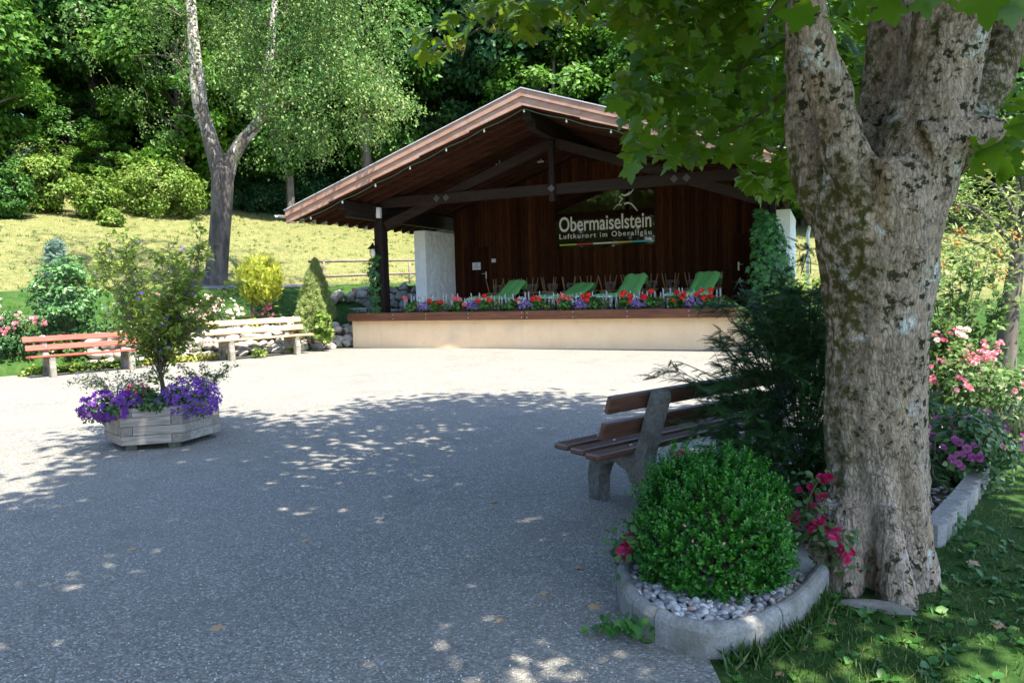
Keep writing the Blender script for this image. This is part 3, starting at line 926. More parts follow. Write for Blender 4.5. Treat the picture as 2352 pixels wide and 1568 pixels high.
# loudspeaker box, lanterns
t = ong('loudspeaker', 'small white loudspeaker box on top of the left stage post', 'loudspeaker', -.7, .42, 3.72, rz=RA(12))
k = MB(); k.box((0, -.06, .14), (.19, .15, .3), bev=.012); k.build('casing', MT['whitebox'], t)
k = MB(); k.box((0, -.137, .12), (.14, .006, .2)); k.build('grille', MT['paper'], t)
k = MB(); k.box((0, .03, .14), (.05, .1, .05)); k.build('bracket', MT['iron'], t)
for lab, s, tt in (('black lantern with a clear globe on the left stage post above the thin vine', -.93, .4), ('black lantern with a clear globe on the right stage post above the thick vine', 9.92, .38)):
    t = ong('wall_lantern', lab, 'lantern', s, tt, 2.72, group='lanterns on the stage posts')
    k = MB(); k.lathe([(.015, .3), (.03, .26), (.06, .22), (.15, .14), (.155, .125), (.07, .12)], 14); k.build('cap', MT['iron'], t)
    k = MB(); k.lathe([(.06, .12), (.075, .05), (.07, -.05), (.045, -.1), (.01, -.115)], 14); gb = k.build('globe', MT['glass'], t)
    k = MB(); k.lathe([(.012, .1), (.03, .06), (.035, .0), (.01, -.03)], 10); k.build('bulb', MT['bulb'], gb)
    k = MB()
    for a in (0, PI / 2, PI, 3 * PI / 2):
        k.tube([(.1 * math.cos(a), .1 * math.sin(a), .12), (.1 * math.cos(a), .1 * math.sin(a), -.05), (.05 * math.cos(a), .05 * math.sin(a), -.13), (0, 0, -.14)], .007, 5)
    k.tube([(0, 0, .28), (.06, .1, .3), (.12, .17, .2)], .012, 6)
    k.build('bracket', MT['iron'], t)

# notices
t = ong('paper_notice', 'white printed paper notice pinned on the left door', 'notice', .45, 4.46, 2.36)
k = MB(); k.box((0, 0, 0), (.3, .004, .24)); k.build('sheet', MT['paper'], t)
k = MB()
for i, wd in enumerate((.12, .1, .22, .2)): k.box((0, -.004, .07 - .04 * i), (wd, .002, .012))
k.build('print_lines', MT['ink'], t)
t = ong('switch_box', 'small white switch box on the dark boards right of the left door', 'switch', 1.08, 4.47, 2.52)
k = MB(); k.box((0, 0, 0), (.15, .03, .12), bev=.008); k.build('cover', MT['whitebox'], t)
k = MB(); k.box((0, -.018, 0), (.05, .008, .06), bev=.002); k.build('rocker', MT['paper'], t)

# ------------------------------------------------------------------ the sign
sign = ong('stage_sign', 'glossy brown panel lettered Obermaiselstein on the back wall of the stage', 'sign', 4.86, 4.44, 3.66)
k = MB(); k.box((0, 0, 0), (3.2, .012, 1.74)); k.build('panel', MT['panel'], sign)
dg = bpy.context.evaluated_depsgraph_get


def text(body, w_, h_, x, z, bold=0., spacing=1., shear=0):
    cu = bpy.data.curves.new('t', 'FONT'); cu.body = body; cu.size = 1; cu.offset = bold; cu.space_character = spacing; cu.extrude = .006
    o = bpy.data.objects.new('t', cu); C.objects.link(o)
    bpy.context.view_layer.update()
    me = bpy.data.meshes.new_from_object(o.evaluated_get(dg()))
    C.objects.unlink(o); bpy.data.objects.remove(o)
    V = np.array([v.co[:] for v in me.vertices]); F_ = [list(p.vertices) for p in me.polygons]
    mn, mx = V.min(0), V.max(0)
    V[:, 0] = (V[:, 0] - mn[0]) / (mx[0] - mn[0]) * w_ + x; V[:, 1] = V[:, 1] / mx[1] * h_ + z
    mk = MB(); mk.add([(a, -.014 - c, b) for a, b, c in V], F_)
    return mk


text('Obermaiselstein', 2.93, .45, -1.45, -.33, bold=.012).build('town_name', MT['letter'], sign)
text('Luftkurort im Oberallgäu', 2.93, .155, -1.45, -.56, bold=.004, spacing=1.25).build('town_motto', MT['letter'], sign)


def stroke(pts, ws):
    from mathutils.geometry import interpolate_bezier
    pts = [Vector((a, b)) for a, b in pts]; n = len(pts)
    L, R_ = [], []
    for i in range(n):
        d = (pts[min(i + 1, n - 1)] - pts[max(i - 1, 0)]).normalized(); q = Vector((-d.y, d.x)) * ws[i] / 2
        L.append(pts[i] + q); R_.append(pts[i] - q)
    vs = [(p.x, -.012, p.y) for p in L + R_]; return vs, [(i, i + 1, n + i + 1, n + i) for i in range(n - 1)]


def smooth_pts(P, m=6):
    P = [np.array(p, float) for p in P]; out = []
    for i in range(len(P) - 1):
        p0, p1, p2, p3 = P[max(i - 1, 0)], P[i], P[i + 1], P[min(i + 2, len(P) - 1)]
        for k_ in range(m):
            t_ = k_ / m
            out.append(.5 * ((2 * p1) + (-p0 + p2) * t_ + (2 * p0 - 5 * p1 + 4 * p2 - p3) * t_ ** 2 + (-p0 + 3 * p1 - 3 * p2 + p3) * t_ ** 3))
    out.append(P[-1]); return out


k = MB()


def zx(x, y):     # sign picture coordinates (zoomed photo) to the panel
    return ((x - 1135) / 578., (620 - y - (x - 1135) * -.055 * -1 * -1) / 578. - .0)


for P_, ws in (([(1460, 230), (1520, 262), (1590, 255), (1650, 215), (1695, 155)], (.02, .055, .05, .035, .004)),
               ([(1530, 250), (1580, 235), (1620, 195)], (.02, .03, .004)),
               ([(1470, 262), (1435, 275), (1450, 295), (1485, 310), (1450, 350), (1420, 405)], (.012, .03, .025, .03, .025, .012)),
               ([(1322, 488), (1350, 445), (1400, 415), (1465, 418)], (.006, .02, .03, .04)),
               ([(1515, 410), (1580, 400), (1640, 425), (1700, 490), (1748, 560)], (.05, .05, .045, .035, .02))):
    pp = smooth_pts([zx(*p) for p in P_], 5)
    n = len(pp); wv = np.interp(np.linspace(0, len(ws) - 1, n), range(len(ws)), ws)
    vs, fs = stroke(pp, wv); k.add(vs, fs)
k.build('ibex_emblem', MT['letter'], sign)
for nm, x0, x1 in (('lime', -1.45, -.9), ('red', -.9, -.35), ('letter', -.35, .25), ('yellow', .25, .88), ('cyan', .88, 1.48)):
    k = MB(); k.box(((x0 + x1) / 2, -.009, -.75), (x1 - x0 - .002, .004, .045)); k.build('colour_stripe', MT[nm], sign)

# ------------------------------------------------------------------ stacked chairs
ch0 = ong('wooden_chair', 'x', 'chair', 1.3, 3.75, .97, group='wooden chairs stacked in pairs along the stage wall')
k = MB(); k.prism([(-.19, -.18), (.19, -.18), (.215, .2), (-.215, .2)], .435, .465, 'xy'); k.build('seat', MT['chairwood'], ch0)
k = MB()
outer = [(-.11, .0), (-.13, .1), (-.19, .24), (-.2, .36), (-.14, .41), (0, .385), (.14, .41), (.2, .36), (.19, .24), (.13, .1), (.11, .0)]
inner = [(-.03, .1), (-.035, .2), (-.07, .25), (-.05, .3), (0, .305), (.05, .3), (.07, .25), (.035, .2), (.03, .1), (.0, .08), (0, .08)]
vs, fs = [], []
for y in (0, .022):
    vs += [(a, y, b) for a, b in outer] + [(a, y, b) for a, b in inner]
n = len(outer)
for i in range(n - 1):
    fs.append((i, i + 1, n + i + 1, n + i)); fs.append((2 * n + i, 3 * n + i, 3 * n + i + 1, 2 * n + i + 1))
    fs.append((i, 2 * n + i, 2 * n + i + 1, i + 1)); fs.append((n + i, n + i + 1, 3 * n + i + 1, 3 * n + i))
fs.append((n - 1, 0, n, 2 * n - 1)); fs.append((3 * n - 1, 4 * n - 1, 3 * n, 2 * n)); fs.append((0, n - 1, 3 * n - 1, 2 * n))
k.add([(a * .92, y, b * .7) for a, y, b in vs], fs, False, Matrix.Translation((0, -.18, .46)) @ Matrix.Rotation(RA(10), 4, 'X'))
k.build('backrest', MT['chairback'], ch0)
for sx in (-1, 1):
    for sy in (-1, 1):
        k = MB(); k.tube([(sx * .13, sy * .13, .436), (sx * .17, sy * .17, .2), (sx * .2, sy * .205, 0)], [.02, .017, .012], 8); k.build('leg', MT['chairwood'], ch0)
ck = kids(ch0)
ords = ['first', 'second', 'third', 'fourth', 'fifth', 'sixth', 'seventh', 'eighth', 'ninth', 'tenth', 'eleventh', 'twelfth']
cs = [1.42 + i * .625 for i in range(12)]
for i, s in enumerate(cs):
    rz = random.uniform(-.14, .14)
    lab = 'upright wooden chair, lower one of the %s stack from the left door' % ords[i]
    if i == 0:
        ch0.location = tuple(W(s, 3.75, .97)); ch0.rotation_euler = (0, 0, -SA + PI + rz); ch0['label'] = lab
    else:
        dup(ch0, W(s, 3.75 + random.uniform(-.06, .06), .97), -SA + PI + rz, lab, ch=ck)
    r2 = random.uniform(-.3, .3)
    dup(ch0, W(s + random.uniform(-.04, .04), 3.72, .97 + .935), 0, 'upturned wooden chair on top of the %s stack from the left door' % ords[i], rot=(PI, 0, -SA + PI + r2), ch=ck)

# ------------------------------------------------------------------ sun loungers with green covers
lg0 = None
for i, (s, tt, lab, zz, bz) in enumerate(((2.2, 2.7, 'white sun lounger under a green cover, nearest the left door', 1, .8), (4.25, 2.9, 'white sun lounger under a low slung green cover, left of the sign middle', 1, .66),
                                   (6.0, 2.6, 'white sun lounger with its green covered back standing steep under the sign', 1, .86), (8.0, 2.7, 'white sun lounger under a wide green cover at the right end of the row', 1, .86))):
    t = ong('sun_lounger', lab, 'sun lounger', s, tt, .97, group='sun loungers behind the flower boxes', rz=RA(250))
    k = MB()
    for y in (-.29, .29):
        k.box((.62, y, .33), (1.35, .05, .06), bev=.012)
    for x in np.linspace(.05, 1.25, 10): k.box((x, 0, .33), (.09, .54, .025))
    k.build('seat_frame', MT['plastic'], t)
    for x in (.1, 1.15):
        for y in (-.28, .28):
            k = MB(); k.box((x, y, .15), (.07, .05, .3), bev=.01); k.build('leg', MT['plastic'], t)
    k = MB(); L = .72; ang = math.asin((bz - .36) / L)
    mx = Matrix.Translation((0, 0, .345)) @ Matrix.Rotation(PI + ang, 4, 'Y')
    for y in (-.28, .28): k.box((L / 2, y, 0), (L, .05, .045), mx, bev=.012)
    for x in np.linspace(.06, L - .04, 8): k.box((x, 0, 0), (.05, .52, .025), mx)
    k.build('back_frame', MT['plastic'], t)
    # cloth
    xb, zb = -L * math.cos(ang), .345 + L * math.sin(ang)
    prof = smooth_pts([(xb - .06, zb - .22), (xb - .045, zb + .0), (xb + .01, zb + .045), (xb * .5, .36 + (zb - .345) * .5 + .02), (.02, .4), (.4, .375), (.85, .37), (1.15, .36), (1.22, .28)], 5)
    NU, NV = len(prof), 16
    R_ = np.random.default_rng(40 + i)
    ph = R_.uniform(0, 6, 4)
    top = []
    for a, (x, z) in enumerate(prof):
        for b in range(NV + 1):
            y = (b / NV - .5) * .76
            sag = .02 * math.sin(y * 14 + a * .35 + ph[0]) * math.sin(a * .3 + ph[1]) + .012 * math.sin(y * 30 + ph[2] + a * .2)
            ed = abs(b / NV - .5) * 2
            top.append((x + .02 * math.sin(a + ph[3]) * ed, y * (1 + .05 * math.sin(a * .25 + ph[1])), z + .035 + sag * .8 - (.07 * max(0, ed - .82) / .18)))
    n = NV + 1
    bot = [(x - .006, y * .985, z - .012) for x, y, z in top]
    fs = []
    for a in range(NU - 1):
        for b in range(NV):
            q = (a * n + b, a * n + b + 1, (a + 1) * n + b + 1, (a + 1) * n + b); fs.append(q)
            fs.append(tuple(len(top) + z for z in reversed(q)))
    k = MB(); k.add(top + bot, fs, True); k.build('cover', MT['greencloth'], t)

# ------------------------------------------------------------------ picket roll behind the flowers
pk = ong('picket_fence', 'low fence of thin weathered grey pickets behind the flower boxes on the stage', 'fence', 0, .42, .97)
k = MB()
for z in (.12, .27): k.tube([(-.02, .012, z), (8.95, .012, z)], .004, 4)
k.build('wire', MT['steel'], pk)
pm = []
for q in range(5):
    k = MB(); hh = .4 + .035 * q; R_ = np.random.default_rng(q)
    k.tube([(0, 0, 0), (R_.normal() * .006, 0, hh * .5), (R_.normal() * .01, 0, hh - .06), (R_.normal() * .01, 0, hh)], [.022, .024, .02, .003], 6)
    pm.append(k.build('picket', MT['picket'], pk))
used = set()
for i, s in enumerate(np.arange(.06, 8.9, .113)):
    q = random.randrange(5); s += random.uniform(-.025, .025)
    if q in used:
        d = pm[q].copy(); C.objects.link(d); d.parent = pk
    else:
        d = pm[q]; used.add(q)
    d.location = (s, random.uniform(-.01, .01), 0); d.rotation_euler = (random.gauss(0, .03), random.gauss(0, .035), random.uniform(0, 6))

# ------------------------------------------------------------------ flower boxes
box_s = [(.29, 1.68), (1.76, 3.25), (3.33, 4.74), (4.84, 6.2), (6.4, 7.62), (7.68, 9.05)]
bx0 = None
pl_cache = {}
SG = 'plants in the stage flower boxes'


def geranium(seed, col, nheads, wd=.2):
    R_ = np.random.default_rng(seed)
    t = thing('geranium', 'x', 'flower', group=SG)
    f = Fol(); blob(f, (0, 0, .13), (wd, .14, .14), 26, 9, .07, T_ROUND, .075, g=R_, shell=(.3, 1))
    f.build('foliage', MT['l_ger'], t)
    st = MB()
    for h in range(nheads):
        c = np.array([R_.uniform(-wd, wd), R_.uniform(-.15, .0), R_.uniform(.14, .4)])
        r = R_.uniform(.05, .068)
        d = rdir(45, R_); g_ = Fol()
        g_.add(T_FLOW, c + d * r * np.array([1, 1, .8]), frames(d, R_.normal(size=d.shape)), .052, None, R_)
        g_.build('flower_head', MT['p_' + col], t)
        st.tube([(c[0] * .4, 0, .1), (c[0], c[1], c[2])], .005, 5)
    st.build('stem', MT['stem'], t)
    return t


def clump(seed, name, leaf, petal, r, z, nfl, fs_, drop=0., tm=T_FLOW, leafn=(22, 9), ls=.05, lt=T_LEAF, group=SG, fz=(.1, 1)):
    R_ = np.random.default_rng(seed)
    t = thing(name, 'x', 'flower', group=group)
    f = Fol(); blob(f, (0, 0, z), r, leafn[0], leafn[1], min(r) * .6, lt, ls, g=R_, shell=(.2, .95))
    f.build('foliage', leaf, t)
    d = rdir(nfl * 3, R_); d = d[(d[:, 2] > -.5 + fz[0] - .1) & (d[:, 1] < .55)][:nfl]
    P = np.array([0, 0, z]) + d * np.array(r) * R_.uniform(.85, 1.12, (len(d), 1))
    g_ = Fol(); g_.add(tm, P, frames(d + np.array([0, -.5, .3]) + R_.normal(size=d.shape) * .25, R_.normal(size=d.shape)), fs_ * R_.uniform(.8, 1.2, len(d)), None, R_)
    g_.build('blossoms', petal, t)
    return t


def put(t, s, tt, h, label, rz=0.):
    t.location = tuple(W(s, tt, h)); t.rotation_euler = (0, 0, -SA + rz); t['label'] = label
    return t


boxn = ['leftmost', 'second', 'third', 'fourth', 'fifth', 'rightmost']
ger_spec = [(('salmon', 2), ('red', 5)), (('salmon', 3), ('red', 3)), (('red', 1), ('red', 4)), (('salmon', 4), ('red', 4)), (('red', 4), ('red', 5)), (('red', 4), ('red', 6))]
for i, (a, b) in enumerate(box_s):
    nm = boxn[i] + ' flower box' + (' from left' if 0 < i < 5 else '')
    t = ong('flower_box', 'dark trough on the stage edge, the ' + nm, 'flower box', (a + b) / 2, .17, .97, group='flower boxes along the stage edge')
    L = b - a - .04
    k = MB(); k.box((0, -.09, .05), (L, .02, .1)); k.box((0, .09, .05), (L, .02, .1)); k.box((-L / 2 + .01, 0, .05), (.02, .16, .1)); k.box((L / 2 - .01, 0, .05), (.02, .16, .1)); k.box((0, 0, .012), (L - .04, .16, .02))
    k.build('trough', MT['trough'], t)
    k = MB(); k.box((0, 0, .05), (L - .045, .155, .05)); k.build('potting_soil', MT['soil'], t)
    w_ = b - a; z = .97 + .05
    (c1, n1), (c2, n2) = ger_spec[i]
    put(geranium(100 + i, c1, n1), a + w_ * .14, .14, z, '%s geranium at the left end of the %s' % (c1, nm))
    put(clump(200 + i, 'alyssum', MT['l_grey'], MT['p_white'], (.14, .12, .12), .17, 90, .032), a + w_ * .33, .17, z + .04, 'dense white blossom clump in the left half of the ' + nm)
    put(clump(300 + i, 'petunia', MT['l_ger'], MT['p_lilac'], (.2, .15, .14), .1, 90, .05), a + w_ * .45, .08, z, 'lilac petunia spilling over the front of the ' + nm)
    put(geranium(400 + i, c2, n2, .22), a + w_ * .64, .15, z + .02, 'scarlet geranium right of the lilac petunia in the %s' % nm)
    put(clump(500 + i, 'bidens', MT['l_rose'], MT['p_bidens'], (.2, .14, .15), .12, 24, .026, leafn=(40, 12), ls=.04), a + w_ * .87, .15, z, 'yellow budded bushy plant at the right end of the ' + nm)

# ------------------------------------------------------------------ benches


def bench(name, label, wood, loc, rz, sc_=1., stone='concrete'):
    t = thing(name, label, 'bench', loc, rz, group='park benches round the gravel square')
    L = 2.4
    st = MB()
    for i, y in enumerate((.19, .03, -.13)):
        st.box((random.uniform(-.01, .01), y, .452 - .012 * i), (L, .135, .045), bev=.012)
    st.build('seat', MT[wood], t)
    bk = MB()
    tilt = RA(-20)
    for y, z, dx in ((-.235, .62, 0), (-.3, .805, .05)):
        mx = Matrix.Translation((random.uniform(-.02, .02), y, z)) @ Matrix.Rotation(RA(20), 4, 'X')
        bk.box((0, 0, 0), (L, .045, .125), mx, bev=.012)
    bk.build('backrest', MT[wood], t)
    for sx in (-.8, .8):
        k = MB()
        # outline of one cast support in (y, z)
        out = [(.26, 0), (.265, .2), (.235, .34), (.25, .42), (-.17, .395), (-.215, .44), (-.36, .87), (-.40, .885), (-.455, .86), (-.46, .82), (-.33, .42), (-.31, .3), (-.33, .1), (-.36, 0),
               (-.2, 0), (-.175, .16), (-.12, .27), (-.02, .315), (.08, .29), (.125, .18), (.13, 0)]
        import bmesh
        bm = bmesh.new()
        vs = [bm.verts.new((sx - .06, y, z)) for y, z in out]
        f = bm.faces.new(vs)
        r_ = bmesh.ops.extrude_face_region(bm, geom=[f])
        bmesh.ops.translate(bm, vec=(.12, 0, 0), verts=[v for v in r_['geom'] if isinstance(v, bmesh.types.BMVert)])
        bmesh.ops.recalc_face_normals(bm, faces=bm.faces[:])
        bmesh.ops.bevel(bm, geom=[e for e in bm.edges if abs(e.verts[0].co.x - e.verts[1].co.x) < 1e-6], offset=.014, segments=2, affect='EDGES')
        bmesh.ops.triangulate(bm, faces=[f for f in bm.faces if len(f.verts) > 4])
        bm.verts.index_update()
        k.add([v.co[:] for v in bm.verts], [[v.index for v in f.verts] for f in bm.faces]); bm.free()
        k.build('support', MT[stone], t)
    bo = MB()
    for sx in (-.8, .8):
        for y, z in ((.19, .476), (.03, .465), (-.13, .452)):
            bo.lathe([(.012, 0), (.012, .004), (.005, .007)], 8, Matrix.Translation((sx, y, z)))
        for y, z in ((-.208, .64), (-.278, .84)):
            bo.lathe([(.014, 0), (.014, .004), (.005, .007)], 8, Matrix.Translation((sx, y, z)) @ Matrix.Rotation(RA(-70), 4, 'X'))
    bo.build('bolts', MT['steel'], t)
    t.scale = (sc_,) * 3
    return t


# local +y is the side one sits on
bench('park_bench', 'red stained bench with concrete supports in front of the leafy shrub at left', 'slat_red', (-9.27, 16.3, .006), math.atan2(-.69, .72) - PI / 2, .98)
bench('park_bench', 'pale worn wooden bench in front of the rockery beside the stage', 'slat_pale', (-6.46, 19.12, .006), math.atan2(-.69, .72) - PI / 2, 1.13)
bench('park_bench', 'dark brown bench seen from behind next to the yew', 'slat_brown', (1.37, 5.86, .006), RA(39), 1.0, 'concrete_moss_shade')

# ------------------------------------------------------------------ hexagonal planter
HXC = np.array([-3.94, 8.27, 0]); HA = RA(13.6)
pln = thing('wooden_planter', 'hexagonal planter of stacked weathered planks on the gravel', 'planter', HXC, HA)
Rp = .6
cor = [np.array([Rp * math.cos(RA(a)), Rp * math.sin(RA(a))]) for a in range(240, 600, 60)]
body = MB(); ends = MB()
PH = .097
for layer in range(4):
    for j in range(6):
        a, b = cor[j], cor[(j + 1) % 6]
        d = (b - a) / np.linalg.norm(b - a); n_ = np.array([d[1], -d[0]])
        # alternate which plank runs through to the corner
        cut = .11
        lo, hi = (cut, 0) if (layer + j) % 2 else (0, cut)
        lo2, hi2 = (0, Rp - 0)
        p, q = a + d * (lo + .003 if lo else 0), b - d * (hi + .003 if hi else 0)
        z0 = .07 + layer * PH; z1 = z0 + PH - .005
        off = random.uniform(-.004, .004)
        th = .075
        p, q = p + n_ * off, q + n_ * off
        pi_, qi = p - n_ * th + d * (.04 if not lo else 0), q - n_ * th - d * (.04 if not hi else 0)
        body.prism([tuple(p), tuple(q), tuple(qi), tuple(pi_)], z0, z1, 'xy')
        # the end grain block of the neighbour filling the cut
        if lo:
            e0, e1 = a + d * .001, a + d * (cut - .003)
            ends.prism([tuple(e0 + n_ * (off - .003)), tuple(e1 + n_ * (off - .003)), tuple(e1 - n_ * th), tuple(e0 - n_ * th + d * .04)], z0, z1, 'xy')
        if hi:
            e0, e1 = b - d * (cut - .003), b - d * .001
            ends.prism([tuple(e0 + n_ * (off - .003)), tuple(e1 + n_ * (off - .003)), tuple(e1 - n_ * th - d * .04), tuple(e0 - n_ * th)], z0, z1, 'xy')
nb_ = len(body.f); body.add(ends.v, ends.f); po = body.build('planks', MT['planter'], pln); po.data.materials.append(MT['planter_end'])
po.data.polygons.foreach_set('material_index', [0] * nb_ + [1] * (len(body.f) - nb_))
for x, y in ((-.22, -.42), (.2, -.42), (-.3, .3), (.3, .3)):
    k = MB(); k.box((x, y, .035), (.11, .12, .068)); k.build('foot', MT['foot'], pln)
k = MB(); k.prism([tuple(c * .86) for c in cor], .35, .41, 'xy'); k.build('potting_soil', MT['soil'], pln)


def hx(x, y, z):
    c, s = math.cos(HA), math.sin(HA)
    return HXC + np.array([x * c - y * s, x * s + y * c, z])


# shrub in the planter: forking stems with narrow leaves
def leafy_shrub(name, label, cat, base, stems, leafm, barkm, tm, ls, per_m, group=None, flower=None, seed=1, r0=.012, twig=.22):
    R_ = np.random.default_rng(seed)
    t = thing(name, label, cat, base, 0, group)
    wood = MB(); f = Fol(); P, D = [], []; tips = []
    for st in stems:
        pts = np.array(smooth_pts(st, 6))
        n = len(pts)
        wood.tube(pts, list(np.linspace(r0, r0 * .25, n)), 6)
        L = np.linalg.norm(np.diff(pts, axis=0), axis=1).sum()
        for q in range(int(L * per_m)):
            u = R_.uniform(.12, 1) ** .8 * (n - 1); i0 = min(int(u), n - 2); p = pts[i0] + (pts[i0 + 1] - pts[i0]) * (u - i0)
            d = unit(pts[i0 + 1] - pts[i0]); sd_ = unit(np.cross(d, R_.normal(size=3)))
            tl = twig * R_.uniform(.2, 1)
            e = p + (sd_ * .85 + d * .7) * tl
            if tl > .08: wood.tube([p, (p + e) / 2 + R_.normal(size=3) * .01, e], [.003, .0025, .0015], 4, caps=False)
            m_ = max(2, int(tl * 55))
            for g_ in np.linspace(.15, 1, m_):
                P.append(p + (e - p) * g_); D.append(unit(d * .5 + R_.normal(size=3) * .8 + sd_ * .5))
            tips.append(e)
    P, D = np.array(P), np.array(D)
    nrm = np.array([0, 0, 1.]) + R_.normal(size=P.shape) * .6
    f.add(tm, P, frames(nrm, D + np.array([0, 0, -.2])), ls * R_.uniform(.55, 1.2, len(P)), None, R_)
    wood.build('stems', barkm, t); f.build('foliage', leafm, t)
    if flower:
        pm_, nf, fs_, ncl, tmf = flower
        tp = np.array(tips); sel = R_.choice(len(tp), min(nf, len(tp)), replace=False)
        Q = np.repeat(tp[sel], ncl, 0) + R_.normal(size=(len(sel) * ncl, 3)) * fs_ * .8
        dd = rdir(len(Q), R_) + np.array([0, -.4, .5])
        g2 = Fol(); g2.add(tmf, Q, frames(dd, R_.normal(size=Q.shape)), fs_ * R_.uniform(.8, 1.2, len(Q)), None, R_)
        g2.build('blossoms', pm_, t)
    return t


R1 = np.random.default_rng(11)
stems = [[(0, 0, 0), (.01, .0, .25), (-.02, .02, .5)]]
for i in range(34):
    a = R1.uniform(0, 2 * PI); sp = R1.uniform(.15, .85) ; hh = R1.uniform(.85, 1.75) * (1 - .25 * sp)
    stems.append([(0, 0, .3 + R1.uniform(-.05, .25)), (sp * .3 * math.cos(a), sp * .3 * math.sin(a), .3 + hh * .35), (sp * .7 * math.cos(a), sp * .7 * math.sin(a), .3 + hh * .7), (sp * math.cos(a) * R1.uniform(.85, 1.1), sp * math.sin(a), .3 + hh)])
for a, b, c in ((.55, 0, 1.95), (.45, .1, 1.8), (-.62, 0, 1.75), (-.5, .1, 1.55), (.05, .1, 1.7), (.75, .1, 1.3)):
    stems.append([(0, 0, .4), (a * .4, b, .4 + c * .3), (a * .8, b, c * .75), (a, b, c)])
leafy_shrub('potato_bush', 'tall loose shrub with violet blossoms growing in the hexagonal planter', 'shrub', hx(0, .05, .4), stems, MT['l_olive'], MT['twig'], T_LEAF, .075, 19,
            flower=(MT['p_blueviolet'], 45, .034, 4, T_TRUMP), seed=5, r0=.008)
k = MB(); k.tube([(0, 0, 0), (.01, .01, .2), (-.01, .0, .45), (.02, .0, .7)], [.03, .026, .02, .012], 8)
k.build('trunk', MT['twig'], bpy.data.objects['potato_bush'])

PG = 'flowers in the hexagonal planter'


def petunias(seed, label, loc, r, n, col, ctr, size, tm, name):
    R_ = np.random.default_rng(seed)
    t = thing(name, label, 'flower', loc, HA, group=PG)
    f = Fol(); blob(f, (0, 0, .0), r, 50, 12, .07, T_LEAF, .05, g=R_, shell=(.2, .9)); f.build('foliage', MT['l_rose'], t)
    d = rdir(n * 4, R_); d = d[(d[:, 2] > -.75) & (d[:, 1] < .35)][:n]
    P = d * np.array(r) * R_.uniform(.9, 1.15, (len(d), 1))
    Rm = frames(d * .7 + np.array([0, -.6, .3]) + R_.normal(size=d.shape) * .2, R_.normal(size=d.shape))
    g_ = Fol(); g_.add(tm, P, Rm, size * R_.uniform(.75, 1.15, len(d)), None, R_); g_.build('blossoms', MT[col], t)
    if ctr:
        g_ = Fol(); g_.add(T_TRUMP, P + Rm[:, :, 2] * size * .06, Rm, size * .4, None, R_); tag(g_.build('throats', MT[ctr], t), kind='stuff')
    return t


MT['p_throat'] = leafmat('petal_throat', (.03, .0, .06), (.06, .0, .1), tr=0)
petunias(21, 'deep violet trumpet petunias trailing over the left front of the planter', hx(-.42, -.36, .46), (.29, .22, .16), 150, 'p_violet', 'p_throat', .06, T_TRUMP, 'petunia')
petunias(22, 'dense purple fan flowers trailing over the right front of the planter', hx(.36, -.3, .49), (.28, .26, .21), 560, 'p_purple', None, .031, T_FLOW, 'fan_flower')
petunias(23, 'three violet petunia blossoms between the two flower clumps in the planter', hx(.02, -.45, .47), (.13, .08, .06), 5, 'p_violet', 'p_throat', .07, T_TRUMP, 'petunia')
petunias(24, 'bright magenta geranium left of the shrub stem in the planter', hx(-.2, -.12, .56), (.13, .12, .1), 60, 'p_magenta', None, .035, T_FLOW, 'geranium')


def wisps(seed, label, loc, n, r, h, leafm, fl, name, bare=0.):
    R_ = np.random.default_rng(seed); st = []
    for i in range(n):
        a = R_.uniform(0, 2 * PI); q = r * R_.uniform(.3, 1)
        st.append([(0, 0, 0), (q * .5 * math.cos(a), q * .5 * math.sin(a), h * .6), (q * math.cos(a), q * math.sin(a), h * R_.uniform(.5, 1))])
    return leafy_shrub(name, label, 'flower', loc, st, leafm, MT['stem'], T_LEAF, .035, 45, PG, fl, seed, .004, .07)


wisps(31, 'wispy pale flowering herb hanging out at the left rim of the planter', hx(-.45, -.05, .42), 22, .5, .42, MT['l_grey'], (MT['p_lilac'], 20, .022, 2, T_FLOW), 'gaura')
wisps(32, 'wispy dark leaved herb rising at the right rim of the planter', hx(.45, .02, .42), 26, .42, .42, MT['l_rose'], (MT['p_magenta'], 8, .03, 3, T_FLOW), 'gaura')
wisps(33, 'dark green leafy filler at the foot of the shrub in the planter', hx(.05, -.15, .4), 30, .34, .22, MT['l_ivy'], None, 'lobelia')

# ------------------------------------------------------------------ tree machinery


def ztree(name, wood, barkm, parent, remesh=None, bumpy=0., moss=None):
    o = wood.build(name, barkm, parent)
    if remesh:
        md = o.modifiers.new('r', 'REMESH'); md.mode = 'VOXEL'; md.voxel_size = remesh; md.use_smooth_shade = True
        m2 = o.modifiers.new('s', 'SMOOTH'); m2.iterations = 4; m2.factor = .5
        bpy.context.view_layer.update()
        me = bpy.data.meshes.new_from_object(o.evaluated_get(dg()))
        o.modifiers.clear(); old = o.data; o.data = me; bpy.data.meshes.remove(old)
        me.name = name
        if not me.materials: me.materials.append(barkm)
    return o


# ---- the big maple in the right foreground
MB0 = gp(2040, 1368)
maple = thing('maple_tree', 'big old maple with lichen covered trunk forking into thick limbs in the right foreground', 'tree', (MB0[0], MB0[1] + .25, 0))
MO = np.array(maple.location)
DT = 3.92


def lp(u, v, y): return at(u, v, y) - MO


def limb(wood, pts, extra=(), n=18):
    P = [lp(u, v, y) for u, v, y, h in pts]; R_ = [h * y / FPX for u, v, y, h in pts]
    for x, y, z, r in extra: P.append(np.array([x, y, z])); R_.append(r)
    PP = smooth_pts([(*p, r) for p, r in zip(P, R_)], 4)
    wood.tube([p[:3] for p in PP], [max(.012, p[3]) for p in PP], n)
    return PP


